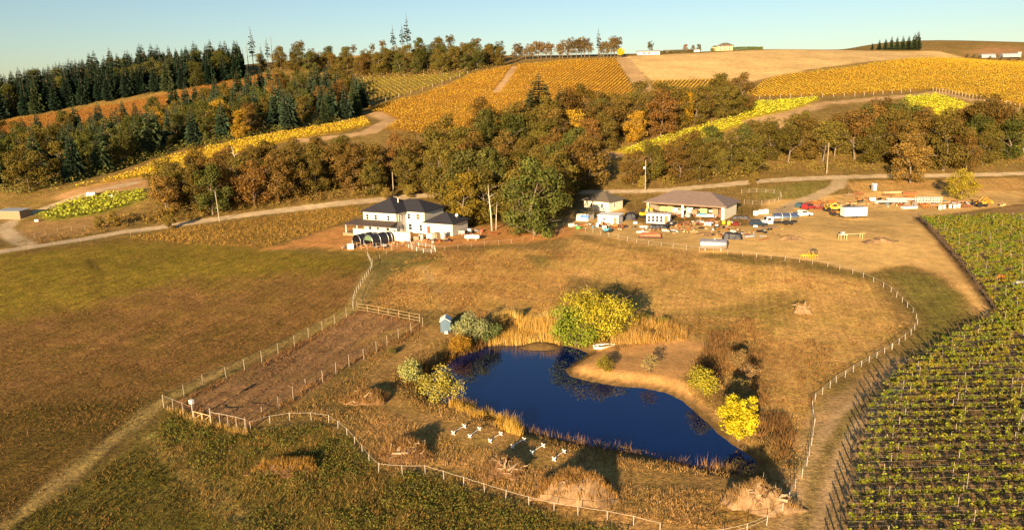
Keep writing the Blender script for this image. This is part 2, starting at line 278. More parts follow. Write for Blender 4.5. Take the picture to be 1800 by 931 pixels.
# fields of the ground: (outline, colour, soft edge in metres, grassiness 0..1)
FIELDS = [
    (MEADOW, (0.205, 0.115, 0.042), 2.0, 0.9), (MEADOW_GREEN, (0.195, 0.142, 0.022), 16.0, 0.8),
    ([(-78.84, 85.81), (-62.83, 97.55), (-48.37, 94.82), (-49.65, 75.91), (-50.12, 64.21), (-61.11, 58)], (0.120, 0.078, 0.022), 12.0, 0.9),
    ([(-49.47, 63.24), (-44.27, 82.36), (-40.41, 79.57), (-22.89, 60.04), (-31.69, 49.95), (-52.74, 53.95)], (0.112, 0.092, 0.022), 3.0, 0.9),
    (WEEDS, (0.145, 0.112, 0.028), 3.0, 1.0),
    ([(-18.9, 78.61), (11.01, 60.6), (19.82, 58.54), (26.89, 63.79), (28.59, 69.02), (17.64, 71.22), (6.06, 77.5), (-6.1, 85.59), (-15.73, 93.13), (-19.02, 86.21)], (0.37, 0.215, 0.085), 3.0, 0.9),
    ([(-24.26, 113.85), (-19.44, 118.8), (-13.38, 115.8), (-15.86, 105.97), (-17.77, 101.45), (-15.73, 93.13), (-9.67, 85.76), (-16.68, 89.51), (-21.14, 97.37)], (0.23, 0.145, 0.05), 2.0, 0.8),
    (GARDEN, (0.25, 0.145, 0.075), 1.0, 0.6),
    ([(-26.61, 132.07), (-26.33, 158.67), (-18.88, 172.26), (8.1, 170.06), (12, 151.94), (7.87, 125.53), (-2.21, 124.7), (-11.73, 131.17)], (0.40, 0.235, 0.085), 6.0, 0.7),
    ([(-33.52, 163.59), (-21.5, 171.42), (-14.41, 166.84), (-22.54, 158.4), (-28.12, 147.07)], (0.17, 0.135, 0.045), 4.0, 0.8), ([(3.95, 165.43), (14.52, 167.03), (17.45, 157.68), (7.2, 152.26)], (0.21, 0.155, 0.05), 4.0, 0.8),
    (GOLD_FIELD, (0.47, 0.285, 0.105), 5.0, 0.65), (SPIT, (0.47, 0.27, 0.115), 1.5, 0.15),
    ([(19.88, 124.81), (36.87, 128.2), (47.48, 135.38), (59.59, 141.36), (49.33, 123.03), (36.35, 112.87), (30.94, 113.19)], (0.32, 0.205, 0.07), 4.0, 0.8),
    ([(17.05, 195.99), (29.76, 199.08), (52.52, 166.51), (38.56, 162.79), (22, 174.29)], (0.43, 0.26, 0.10), 3.0, 0.7),
    (YARD, (0.57, 0.345, 0.145), 3.0, 0.1), (RED_EARTH, (0.50, 0.245, 0.09), 5.0, 0.3), (GREEN_PATCH, (0.185, 0.150, 0.042), 4.0, 0.8),
    ([(82.36, 246.32), (108.72, 254.94), (107.78, 245.64), (90.33, 231.9), (77.76, 231.96)], (0.20, 0.16, 0.05), 3.0, 0.7), ([(115.89, 253.33), (183.58, 263.55), (170.19, 243.47), (111.68, 239.46)], (0.40, 0.24, 0.095), 3.0, 0.6),
    ([(-103.26, 194.09), (-94.6, 202.71), (-48.97, 227.52), (-44.37, 221.55), (-48.3, 207.81), (-60.13, 178.56), (-83.97, 185.17)], (0.27, 0.165, 0.048), 2.0, 1.0),
    ([(-153.45, 246.29), (-146.25, 265.83), (-131.2, 269.63), (-123.11, 250.38), (-143.6, 242.45)], (0.38, 0.23, 0.115), 2.0, 0.2), ([(-131.98, 192.06), (-145.1, 217.59), (-125.05, 221.43), (-112.52, 206.84), (-122.37, 191.08)], (0.28, 0.17, 0.075), 2.0, 0.6),
    ([(-56.88, 336.97), (-53.3, 372.47), (-69.29, 383.74), (-76.53, 413.41), (-46.07, 460.72), (-24.36, 519.19), (3.06, 562.27), (46.48, 582.45), (82.85, 588.98), (75.72, 454.34), (62.92, 427.24), (32.79, 411.7), (1.41, 358.39), (-16.91, 343.3), (-33.4, 325.74)], (0.29, 0.155, 0.03), 2.0, 0.5), ([(-151.63, 255.24), (-145.2, 263.81), (-140.75, 280.18), (-135.37, 297.94), (-112.41, 318.34), (-88.49, 349.46), (-72.73, 378.8), (-64.85, 353.31), (-73.53, 328.97), (-87.49, 315.75), (-102.05, 294.12), (-122.63, 268.16), (-135.09, 268.19)], (0.40, 0.25, 0.03), 2.0, 0.5),
    ([(135.55, 433.87), (166.03, 491.55), (181.47, 509.62), (242.66, 536.34), (394.1, 664.45), (452.28, 669.36), (468.82, 650.38), (256.85, 351.39), (250.16, 365.81), (244.11, 392.64), (240.38, 429.15), (184.24, 418.33), (136.43, 416.32)], (0.29, 0.165, 0.03), 2.0, 0.5), ([(-342.44, 485.7), (-333.43, 494.76), (-246, 510.17), (-215.48, 531.27), (-192.68, 546.68), (-177.11, 562.91), (-166.87, 566.59), (-163.15, 542.88), (-172.8, 509.45), (-228.75, 471.58), (-272.84, 454.18), (-305.46, 430.48)], (0.22, 0.10, 0.03), 2.0, 0.5),
    ([(40.16, 302.17), (61.19, 316.01), (107.39, 350.53), (129.49, 396.57), (168.05, 409.3), (155.05, 387.75), (108.76, 337.85), (70.93, 305.8), (51.01, 298.01)], (0.40, 0.30, 0.03), 2.0, 0.5), ([(220.35, 345.67), (243.32, 355.12), (256.53, 343.28), (214.6, 283.89), (206.3, 297.84), (203.26, 309.49)], (0.30, 0.26, 0.03), 2.0, 0.5), ([(212.01, 408), (232, 413.76), (230.07, 376.21), (206.97, 357.24), (192.88, 353.56)], (0.40, 0.30, 0.03), 2.0, 0.5), ([(-144.38, 222.54), (-144.6, 234.31), (-141.63, 240.59), (-122.46, 246.49), (-115.77, 235.94), (-125.05, 221.43), (-135.59, 215.87)], (0.2, 0.18, 0.03), 1.5, 0.5),
    (TAN_FIELD, (0.50, 0.355, 0.18), 6.0, 0.2), (VINE_SOIL, (0.20, 0.125, 0.058), 1.5, 0.3),
    ([(453.72, 748.36), (512.2, 761.05), (479.19, 710.54), (435.54, 708.44)], (0.27, 0.155, 0.08), 8.0, 0.2),
    ([(-145.48, 673.51), (-102.11, 682.98), (-96.11, 609.29), (-112.15, 597.55), (-142.4, 635.48)], (0.36, 0.22, 0.12), 5.0, 0.3),
]

# ---------------------------------------------------------------- terrain mesh, cut into the pieces of ground it is made of
def axis(parts):
    out = []
    for a, b, s in parts: out += list(np.arange(a, b - 1e-6, s))
    out.append(parts[-1][1]); return np.array(out)
gx = axis([(-9000, -3000, 1500), (-3000, -1200, 300), (-1200, -420, 26), (-420, -150, 4), (-150, 150, 0.9), (150, 420, 4), (420, 1200, 26), (1200, 3000, 300), (3000, 9000, 1500)])
gy = axis([(-600, -60, 60), (-60, 40, 10), (40, 150, 0.8), (150, 320, 1.1), (320, 720, 4), (720, 1500, 24), (1500, 3000, 250), (3000, 12000, 1500)])
GX, GY = np.meshgrid(gx, gy)
X, Y = GX.ravel(), GY.ravel()
Z = height(X, Y)
nearm = (np.abs(X) < 160) & (Y > 30) & (Y < 330)
Z[nearm] += (fbm(X[nearm], Y[nearm], 9.0, 3) * 0.14 + fbm(X[nearm], Y[nearm], 2.2, 9, 2) * 0.05) * (poly_sd(X[nearm], Y[nearm], POND) > 1)
gm = poly_sd(X, Y, GARDEN) < -0.6
Z[gm] += 0.13 * np.sin((X[gm] * math.sin(1.29) - Y[gm] * math.cos(1.29)) * 2 * math.pi / 2.6)   # furrows along the plot
col = np.tile(np.array([0.215, 0.142, 0.052]), (len(X), 1)); grass = np.full(len(X), 0.8)
wob = fbm(X, Y, 14.0, 21) * 1.0 + fbm(X, Y, 3.0, 33, 2) * 0.5
def lay(mask_d, c, soft, g):
    global col, grass
    a = 1 - smooth(-soft * 0.5, soft * 0.5, mask_d + wob * soft * 0.45)
    col = col * (1 - a[:, None]) + np.array(c)[None] * a[:, None]; grass = grass * (1 - a) + g * a
for poly, c, soft, g in FIELDS: lay(poly_sd(X, Y, poly), c, soft, g)
d_pond = poly_sd(X, Y, POND)
lay(np.where(d_pond > 0, d_pond - 1.2, d_pond - 1.2), (0.13, 0.085, 0.04), 1.0, 0.3)
d_road = line_sd(X, Y, ROAD) - 2.4; d_side = line_sd(X, Y, SIDE_ROAD) - 2.2; d_drive = line_sd(X, Y, DRIVEWAY) - 2.2; d_track = line_sd(X, Y, TRACK) - 4.0
lay(d_track, (0.36, 0.235, 0.12), 2.5, 0.4)
lay(np.abs(line_sd(X, Y, TRACK) - 1.3) - 0.45, (0.46, 0.315, 0.18), 0.8, 0.2); lay(line_sd(X, Y, TRACK) - 0.5, (0.24, 0.175, 0.07), 1.0, 0.8)
d_hill = np.min([line_sd(X, Y, l) - w / 2 for l, w in HILL_TRACKS], axis=0)
lay(d_hill, (0.40, 0.27, 0.155), 1.2, 0.2)
lay(d_side, (0.42, 0.33, 0.235), 0.8, 0.1); lay(d_drive, (0.40, 0.31, 0.21), 0.8, 0.1); lay(d_road, (0.44, 0.35, 0.255), 0.7, 0.08)
# mown paths in the grass, tyre marks
for pts, w, c in [([(-49.94, 62.33), (-49.18, 73.99), (-48.05, 93.28), (-42.32, 107.48), (-35.1, 121.88), (-29.92, 133.81), (-30.92, 154.87)], 1.6, (0.28, 0.20, 0.08)), ([(-44.28, 83.27), (-36.09, 74.07), (-29.08, 66.94), (-22.89, 60.04)], 0.9, (0.27, 0.20, 0.07)),
                  ([(-24.75, 116.46), (-21.37, 118.91), (-16.04, 122.7), (-12.68, 118.4), (-18.13, 109.73), (-19.61, 101.56), (-17.9, 93.24), (-11.92, 86.7), (-0.44, 77.79), (8.63, 71.6), (21.91, 69.3)], 2.2, (0.31, 0.19, 0.075)),
                  ([(34.02, 79.07), (30.05, 71.31), (28.59, 69.02)], 1.0, (0.36, 0.24, 0.12)), ([(-19.38, 158.18), (-14.87, 142.68), (-12.92, 132.77)], 1.3, (0.40, 0.26, 0.12))]:
    lay(line_sd(X, Y, pts) - w, c, 1.2, 0.7)
for pts in [[(-100.57, 171.06), (-92.4, 159.1), (-86.87, 147.26), (-79.95, 140.03)], [(-99.45, 170.97), (-89.59, 156.86), (-83.86, 145.31), (-75.42, 136.56)]]: lay(line_sd(X, Y, pts) - 0.25, (0.11, 0.082, 0.016), 0.9, 0.6)
for off in (-1.5, 1.5):                                             # wheel ruts beside the mown path
    pr_ = np.array([(-49.94, 62.33), (-49.18, 73.99), (-48.05, 93.28), (-42.32, 107.48), (-35.1, 121.88)]); pr_[:, 0] += off
    lay(line_sd(X, Y, pr_) - 0.22, (0.085, 0.06, 0.02), 0.7, 0.6)
stripe = (poly_sd(X, Y, VINE_SOIL) < -1) & (Y < 215); ph = ((Y - 54.0) / 2.2) % 1.0
col[stripe & (np.abs(ph - 0.5) < 0.22)] *= 1.55                       # paler mown strips between the vine rows
col = np.minimum(col * np.array([1.24, 1.14, 0.92]), 0.64)
colA = np.hstack([col, grass[:, None]])
nx, ny = len(gx), len(gy)
idx = np.arange(nx * ny).reshape(ny, nx)
F = np.stack([idx[:-1, :-1], idx[:-1, 1:], idx[1:, 1:], idx[1:, :-1]], -1).reshape(-1, 4)
fcx, fcy = X[F].mean(1), Y[F].mean(1)
V = np.stack([X, Y, Z], 1)
# smooth normals of the whole sheet
zg = Z.reshape(ny, nx); dzy, dzx = np.gradient(zg, gy, gx)
NRM = np.stack([-dzx.ravel(), -dzy.ravel(), np.ones(nx * ny)], 1); NRM /= np.linalg.norm(NRM, axis=1)[:, None]

def ground_material():
    m, nt, p = nodes_of('earth_and_grass', 0.95, 0.08)
    N, L = nt.nodes, nt.links
    at = N.new('ShaderNodeVertexColor'); at.layer_name = 'tint'
    geo = N.new('ShaderNodeNewGeometry')
    def nz(scale, detail=4, rough=0.6, stretch=None):
        n = N.new('ShaderNodeTexNoise'); n.inputs['Scale'].default_value = scale; n.inputs['Detail'].default_value = detail; n.inputs['Roughness'].default_value = rough
        if stretch:
            mp = N.new('ShaderNodeMapping'); mp.inputs['Rotation'].default_value = (0, 0, stretch[1]); L.new(geo.outputs['Position'], mp.inputs[0])
            m2 = N.new('ShaderNodeMapping'); m2.inputs['Scale'].default_value = stretch[0]; L.new(mp.outputs[0], m2.inputs[0]); L.new(m2.outputs[0], n.inputs['Vector'])
        else: L.new(geo.outputs['Position'], n.inputs['Vector'])
        return n.outputs['Fac']
    def rng(v, lo, hi, a=0.3, b=0.7):
        r = N.new('ShaderNodeMapRange'); r.inputs[1].default_value = a; r.inputs[2].default_value = b
        r.inputs[3].default_value = lo; r.inputs[4].default_value = hi; L.new(v, r.inputs[0]); return r.outputs[0]
    def mul(a, b):
        x = N.new('ShaderNodeMath'); x.operation = 'MULTIPLY'
        L.new(a, x.inputs[0]); L.new(b, x.inputs[1]) if not isinstance(b, float) else setattr(x.inputs[1], 'default_value', b); return x.outputs[0]
    n_big, n_mid, n_small, n_fine = nz(0.045, 5), nz(0.35, 5, 0.65), nz(1.9, 5, 0.7), nz(7.0, 3, 0.7)
    n_str = nz(1.0, 4, 0.6, ((0.06, 1.3, 1), -1.28))
    sm = N.new('ShaderNodeMix'); sm.data_type = 'FLOAT'; L.new(at.outputs['Alpha'], sm.inputs[0]); sm.inputs[2].default_value = 1.0; L.new(rng(n_str, 0.72, 1.28), sm.inputs[3])
    base = mul(mul(rng(n_big, 0.8, 1.2), rng(n_mid, 0.78, 1.22)), sm.outputs[0])
    gfac = mul(rng(n_small, 0.35, 1.65), rng(n_fine, 0.45, 1.5))
    dfac = mul(rng(n_small, 0.85, 1.14), rng(n_fine, 0.88, 1.1))
    mx = N.new('ShaderNodeMix'); mx.data_type = 'FLOAT'; L.new(at.outputs['Alpha'], mx.inputs[0]); L.new(dfac, mx.inputs[2]); L.new(gfac, mx.inputs[3])
    sc = N.new('ShaderNodeVectorMath'); sc.operation = 'SCALE'; L.new(at.outputs['Color'], sc.inputs[0]); L.new(mul(base, mx.outputs[0]), sc.inputs['Scale'])
    # patches of greener and of drier growth where it is grassy
    hs = N.new('ShaderNodeMix'); hs.data_type = 'RGBA'; hs.blend_type = 'MULTIPLY'
    L.new(mul(rng(nz(0.17, 6, 0.7), 0.0, 1.0, 0.42, 0.68), at.outputs['Alpha']), hs.inputs[0]); L.new(sc.outputs[0], hs.inputs[6]); hs.inputs[7].default_value = (0.72, 0.88, 0.55, 1)
    L.new(hs.outputs[2], p.inputs['Base Color'])
    bh = N.new('ShaderNodeMath'); bh.operation = 'ADD'; L.new(mul(n_small, 1.0), bh.inputs[0]); L.new(mul(n_fine, 0.35), bh.inputs[1])
    bh2 = N.new('ShaderNodeMath'); bh2.operation = 'ADD'; L.new(bh.outputs[0], bh2.inputs[0]); L.new(mul(n_mid, 1.6), bh2.inputs[1])
    bs = rng(at.outputs['Alpha'], 0.2, 0.75, 0.0, 1.0)
    bp = N.new('ShaderNodeBump'); bp.inputs['Distance'].default_value = 0.35; L.new(bs, bp.inputs['Strength'])
    L.new(bh2.outputs[0], bp.inputs['Height']); L.new(bp.outputs[0], p.inputs['Normal'])
    return m
EARTH = ground_material()
cuts = [('gravel_road', line_sd(fcx, fcy, ROAD) < 2.6, 'pale gravel farm road running below the oak woods'),
        ('side_road', line_sd(fcx, fcy, SIDE_ROAD) < 2.4, 'dirt side road curving off the gravel road to the old shed'),
        ('driveway', line_sd(fcx, fcy, DRIVEWAY) < 2.4, 'dirt driveway leading from the gravel road to the farm yard'),
        ('dirt_track', line_sd(fcx, fcy, TRACK) < 4.2, 'rutted dirt track beside the green vineyard'),
        ('pond_bed', poly_sd(fcx, fcy, POND) < 0.0, 'muddy bed of the pond under the water'),
        ('sand_spit', poly_sd(fcx, fcy, SPIT) < 0, 'bare sandy point reaching into the pond'),
        ('garden_soil', poly_sd(fcx, fcy, GARDEN) < 0, 'brown tilled soil of the fenced garden plot'),
        ('meadow', poly_sd(fcx, fcy, MEADOW) < 0, 'mown brown and green hay meadow beside the garden'),
        ('dirt_yard', poly_sd(fcx, fcy, YARD) < 0, 'bare tan earth of the farm yard'),
        ('vineyard_soil', poly_sd(fcx, fcy, VINE_SOIL) < 0, 'brown soil between the trellised vine rows'),
        ('hillside_field', poly_sd(fcx, fcy, TAN_FIELD) < 0, 'tan mown field on the hilltop'),
        ('hill_track', np.min([line_sd(fcx, fcy, l) - w / 2 for l, w in HILL_TRACKS], axis=0) < 0, 'dirt tracks between the hillside vineyards'),
        ('ground', np.ones(len(F), bool), 'dry grassland rolling up to the hills')]
left = np.ones(len(F), bool)
for nm, m_, lab in cuts:
    pick = m_ & left; left &= ~pick
    f = F[pick]
    if len(f) == 0: continue
    used, inv = np.unique(f, return_inverse=True)
    me = mesh_np(nm, V[used], inv.reshape(f.shape), True, colA[used])
    me.normals_split_custom_set_from_vertices(NRM[used].tolist())
    tag(link(nm, me, EARTH), lab, kind='structure')

# ---------------------------------------------------------------- pond water
def water_material():
    m, nt, p = nodes_of('pond_water', 0.02, 0.9)
    N, L = nt.nodes, nt.links
    p.inputs['Base Color'].default_value = (0.0002, 0.008, 0.062, 1); p.inputs['IOR'].default_value = 1.33; p.inputs['Specular Tint'].default_value = (0.08, 0.36, 1.0, 1)  # blue of the reflected sky put into base colour and specular tint
    geo = N.new('ShaderNodeNewGeometry'); n = N.new('ShaderNodeTexNoise'); n.inputs['Scale'].default_value = 2.2; n.inputs['Detail'].default_value = 3
    L.new(geo.outputs['Position'], n.inputs['Vector'])
    b = N.new('ShaderNodeBump'); b.inputs['Strength'].default_value = 0.02; b.inputs['Distance'].default_value = 0.05
    L.new(n.outputs['Fac'], b.inputs['Height']); L.new(b.outputs[0], p.inputs['Normal'])
    return m
pp = np.array(POND)
c0 = pp.mean(0); big = [(c0[0] + (x - c0[0]) * 1.0, c0[1] + (y - c0[1]) * 1.0) for x, y in POND]
wm = MB(); wm.add([(x, y, -1.0) for x, y in POND], [tuple(range(len(POND)))[::-1]])
w_me = wm.mesh('water')
# grow the sheet a little so that it meets the bank
bx0, by0, bx1, by1 = pp[:, 0].min() - 2, pp[:, 1].min() - 2, pp[:, 0].max() + 2, pp[:, 1].max() + 2
wx, wy = np.meshgrid(np.arange(bx0, bx1, 0.8), np.arange(by0, by1, 0.8))
wi = np.arange(wx.size).reshape(wx.shape)
wf = np.stack([wi[:-1, :-1], wi[:-1, 1:], wi[1:, 1:], wi[1:, :-1]], -1).reshape(-1, 4)
keep = poly_sd(wx.ravel()[wf].mean(1), wy.ravel()[wf].mean(1), POND) < 0.9
bpy.data.meshes.remove(w_me)
wf = wf[keep]; used, inv = np.unique(wf, return_inverse=True)
w_me = mesh_np('water', np.stack([wx.ravel(), wy.ravel(), np.full(wx.size, -1.0)], 1)[used], inv.reshape(wf.shape), True)
tag(link('water', w_me, water_material()), 'still deep blue pond water', kind='structure')

# ---------------------------------------------------------------- far mountains on the horizon
def range_mesh():
    a = np.radians(np.arange(-60, 60, 0.5)); rr = np.array([7800, 8600, 9400, 10500])
    prof = np.array([0.0, 0.75, 1.0, 0.3])
    ridge = 240 + 150 * noise2(a * 14, a * 0, 1.0, 5) + 70 * noise2(a * 47, a * 0, 1.0, 8)
    V = np.array([[r * math.sin(t), r * math.cos(t), max(-2, p * h)] for (r, p) in zip(rr, prof) for t, h in zip(a, ridge)])
    n = len(a); i = np.arange(n * 4).reshape(4, n)
    return mesh_np('mountains', V, np.stack([i[:-1, :-1], i[:-1, 1:], i[1:, 1:], i[1:, :-1]], -1).reshape(-1, 4), True)
tag(link('mountains', range_mesh(), paint('haze_blue_mountain', (0.10, 0.14, 0.19), 0.95, 0.05, var=0.2, scale=0.002)), 'low forested mountain range tinted haze blue on the horizon', kind='structure')  # distance haze is put into the bluish base colour

# ---------------------------------------------------------------- plant builders
def cards(C, Nrm, size, rng, aspect=0.7):
    """leaf-shaped quads at C facing Nrm"""
    n = len(C); Nrm = Nrm / (np.linalg.norm(Nrm, axis=1)[:, None] + 1e-9)
    a = rng.normal(size=(n, 3)); a -= Nrm * (a * Nrm).sum(1)[:, None]; a /= np.linalg.norm(a, axis=1)[:, None] + 1e-9
    b = np.cross(Nrm, a); s = np.asarray(size)[:, None] * 0.5
    V = np.stack([C - a * s, C - b * s * aspect + Nrm * s * 0.15, C + a * s, C + b * s * aspect - Nrm * s * 0.1], 1).reshape(-1, 3)
    return V, np.arange(4 * n).reshape(n, 4)

def tint_cols(n, rng, k, v=0.28, hue=0.12):
    g = 1 + rng.uniform(-v, v, n); h = rng.uniform(-hue, hue, n)
    c = np.stack([g * (1 + h), g, g * (1 - h * 0.5), np.ones(n)], 1)
    return np.repeat(c, k, 0)

def limb_mesh(rng, H, R, base, nl, r0, lean=0.06, bare=0.0):
    mb = MB()
    top = Vector((rng.normal() * lean * H, rng.normal() * lean * H, H * (0.72 + bare * 0.2)))
    bend = Vector((rng.normal() * 0.03 * H, rng.normal() * 0.03 * H, H * 0.35))
    mb.tube([(0, 0, -0.4), (0, 0, H * 0.03), bend, top], [r0 * 1.35, r0, r0 * 0.72, r0 * 0.18], 7)
    for i in range(nl):
        t = base * 0.8 + (0.62 - base * 0.4) * (i + rng.random()) / nl
        p = bend.lerp(top, max(0, (t * H - bend.z) / (top.z - bend.z))) if t * H > bend.z else Vector((0, 0, 0)).lerp(bend, t * H / bend.z)
        a = 2.4 * i + rng.random(); L = R * rng.uniform(0.55, 0.95)
        d = Vector((math.cos(a), math.sin(a), rng.uniform(0.35, 0.9)))
        q = p + d * L * 0.5; e = q + Vector((d.x, d.y, d.z * 0.6 + rng.normal() * 0.25)) * L * 0.5
        mb.tube([p, q, e], [r0 * 0.42, r0 * 0.26, r0 * 0.06], 5, False)
        for s in (-1, 1):
            f = q + Vector((math.cos(a + s * 0.8), math.sin(a + s * 0.8), 0.5)) * L * 0.38
            mb.tube([q, f], [r0 * 0.2, r0 * 0.05], 4, False)
    return mb

def crown_arrays(rng, H, R, base, ncl, nleaf, leaf, flat=1.0, clump=(0.26, 0.42), fill=0.5, full=False):
    zc, hzv = H * (1 + base) / 2, H * (1 - base) / 2
    d = rng.normal(size=(ncl, 3)); d /= np.linalg.norm(d, axis=1)[:, None]
    rr = rng.random(ncl) ** fill
    cl = np.stack([d[:, 0] * rr * R * 0.78, d[:, 1] * rr * R * 0.78, zc + d[:, 2] * rr * hzv * 0.8], 1)
    if full:
        t = rng.random(ncl); pf = np.sin(np.pi * (0.2 + 0.7 * t)) ** 0.8; a = rng.random(ncl) * 6.283; rr = rng.random(ncl) ** 0.45
        cl = np.stack([np.cos(a) * rr * pf * R * 0.8, np.sin(a) * rr * pf * R * 0.8, H * (0.06 + 0.84 * t)], 1)
    cr_ = rng.uniform(*clump, ncl) * R; cv = rng.uniform(0.8, 1.2, ncl)
    k = rng.integers(0, ncl, nleaf)
    e = rng.normal(size=(nleaf, 3)); e[:, 2] += 0.25; e /= np.linalg.norm(e, axis=1)[:, None]
    P = cl[k] + e * (cr_[k] * rng.uniform(0.55, 1.08, nleaf))[:, None] * np.array([1, 1, 0.8 * flat])
    P[:, 2] = np.maximum(P[:, 2], H * base * 0.6)
    Nn = e + rng.normal(size=(nleaf, 3)) * 0.5
    V, F = cards(P, Nn, leaf * rng.uniform(0.6, 1.35, nleaf), rng)
    c = tint_cols(nleaf, rng, 4); c[:, :3] *= np.repeat(cv[k], 4)[:, None]
    return V, F, c

class Proto:
    def __init__(s, trunk, crown, mat=None, bark=None): s.trunk, s.crown, s.mat, s.bark = trunk, crown, mat or LEAF, bark or BARK

def broadleaf(seed, H, R, base, ncl, nleaf, leaf, r0=0.32, nl=7, bark=None, flat=1.0, clump=(0.26, 0.42), fill=0.5, full=False):
    rng = np.random.default_rng(seed)
    tm = limb_mesh(rng, H, R, base, nl, r0).mesh('trunk', True)
    V, F, c = crown_arrays(rng, H, R, base, ncl, nleaf, leaf, flat, clump, fill, full)
    return Proto(tm, mesh_np('crown', V, F, False, c), LEAF, bark)

def conifer(seed, H, R, layers, nb, base=0.05, ragged=0.25, keep=1.0):
    rng = np.random.default_rng(seed); mb = MB(); mb.tube([(0, 0, -0.4), (0, 0, H * 0.5), (0, 0, H * 0.985)], [R * 0.085, R * 0.05, 0.02], 6)
    Vs, Ns = [], []
    for i in range(layers):
        t = (i + rng.random() * 0.5) / layers; z = H * (base + (1 - base) * t * 0.985)
        rad = R * ((1 - t) ** 0.85 * 0.97 + 0.03) * min(1.0, 0.55 + t * 3)
        for j in range(max(4, int(nb * (1 - 0.55 * t)))):
            if rng.random() > keep: continue
            a = rng.random() * 6.283; L = rad * rng.uniform(1 - ragged * 1.6, 1 + ragged * 0.6); up = 0.45 * (t - 0.35)
            o = np.array([math.cos(a), math.sin(a), 0]); s = np.array([-o[1], o[0], 0]); zz = np.array([0, 0, 1.0])
            p0 = zz * (z + 0.2); p1 = o * L * 0.55 + zz * (z + L * up * 0.4); p2 = o * L + zz * (z - L * (0.22 - up * 0.5))
            w = L * rng.uniform(0.2, 0.34)
            Vs += [p0, p1 + s * w - zz * w * 0.5, p2, p1 - s * w - zz * w * 0.5]
            Vs += [p0 * 0.4 + p1 * 0.6, p1 * 0.5 + p2 * 0.5 + s * w * 1.2 - zz * w * 0.2, p2 + zz * w * 0.3, p1 * 0.6 + p2 * 0.4 + zz * w * 0.8]
    V = np.array(Vs); n = len(V) // 4
    return Proto(mb.mesh('trunk', True), mesh_np('crown', V, np.arange(4 * n).reshape(n, 4), False, tint_cols(n, rng, 4, 0.3, 0.08)), NEEDLE)

def plant(name, proto, p, s=1.0, rz=None, color=(0.1, 0.1, 0.03), label=None, category='tree', group=None, sz=None, sink=0.0):
    root = empty(name, on(p, -sink), random.random() * 6.28 if rz is None else rz, (s, s, sz or s))
    t = link('trunk', proto.trunk, proto.bark, root); c = link('crown', proto.crown, proto.mat, root)
    j = random.uniform(0.74, 1.2); c.color = (color[0] * j, color[1] * j * random.uniform(0.93, 1.07), color[2] * j, 1)
    tag(root, label, category, group)
    return root

def scatter(poly, spacing, seed, tries=30, jitter=True):
    """points inside a polygon no closer than spacing"""
    rng = np.random.default_rng(seed); p = np.array(poly); lo, hi = p.min(0), p.max(0)
    area = abs(np.sum(p[:, 0] * np.roll(p[:, 1], -1) - p[:, 1] * np.roll(p[:, 0], -1))) / 2
    n = int(area / spacing ** 2 * tries) + 10
    box = (hi - lo).prod(); n = int(n * box / max(area, 1))
    n = min(n, 400000)
    q = rng.uniform(lo, hi, (n, 2)); q = q[poly_sd(q[:, 0], q[:, 1], poly) < 0]
    cells = {}; out = []
    for x, y in q:
        k = (int(x // spacing), int(y // spacing))
        if all((x - a) ** 2 + (y - b) ** 2 >= spacing ** 2 for i in (-1, 0, 1) for j in (-1, 0, 1) for a, b in cells.get((k[0] + i, k[1] + j), ())):
            cells.setdefault(k, []).append((x, y)); out.append((x, y))
    return out

def strew(poly, dens, seed):
    """random points inside a polygon, dens per square metre"""
    rng = np.random.default_rng(seed); p = np.array(poly); lo, hi = p.min(0), p.max(0)
    n = int((hi - lo).prod() * dens); q = rng.uniform(lo, hi, (n, 2))
    return q[poly_sd(q[:, 0], q[:, 1], poly) < 0]

def blades(q, h, w, nb, spread, c0, c1, seed, lean=0.35, zoff=0.0, patch=6.0, uneven=0.0):
    """tufts of pointed blades; returns vertex, face and colour arrays"""
    rng = np.random.default_rng(seed)
    if uneven:
        f = fbm(q[:, 0], q[:, 1], 3.2, seed + 40, 3); q = q[f > -0.38 * uneven]; h = h * np.clip(1 + uneven * 1.1 * fbm(q[:, 0], q[:, 1], 3.2, seed + 40, 3), 0.3, 1.6)
    n = len(q)
    z = height(q[:, 0], q[:, 1]) + zoff
    m = n * nb
    bx = np.repeat(q[:, 0], nb) + rng.normal(size=m) * spread; by = np.repeat(q[:, 1], nb) + rng.normal(size=m) * spread; bz = np.repeat(z, nb) - 0.03
    hh = np.repeat(h * rng.uniform(0.6, 1.4, n), nb) * rng.uniform(0.6, 1.15, m)
    a = rng.uniform(0, 6.283, m); ww = w * rng.uniform(0.6, 1.4, m) * 0.5
    lx, ly = rng.normal(size=m) * lean * hh, rng.normal(size=m) * lean * hh
    B = np.stack([bx, by, bz], 1); S = np.stack([np.cos(a) * ww, np.sin(a) * ww, np.zeros(m)], 1)
    V = np.stack([B - S, B + S, B + np.stack([lx, ly, hh], 1)], 1).reshape(-1, 3)
    t = np.clip(0.5 + 0.55 * fbm(q[:, 0], q[:, 1], patch, seed + 5, 3) + rng.normal(size=n) * 0.22, 0, 1)
    t = np.repeat(t, nb)[:, None]; g = rng.uniform(0.7, 1.3, m)[:, None]
    c = (np.array(c0)[None] * (1 - t) + np.array(c1)[None] * t) * g
    return V, np.arange(3 * m).reshape(m, 3), np.repeat(np.hstack([c, np.ones((m, 1))]), 3, 0)

def join(parts):
    Vs, Fs, Cs, b = [], [], [], 0
    for V, F, c in parts: Vs.append(V); Fs.append(F + b); Cs.append(c); b += len(V)
    return np.vstack(Vs), np.vstack(Fs), np.vstack(Cs)

def stuff(name, parts, label, mat=None, parent=None, category=None):
    V, F, c = join(parts)
    return tag(link(name, mesh_np(name, V, F, False, c), mat or BLADE, parent), label if parent is None else None, category, kind='stuff')

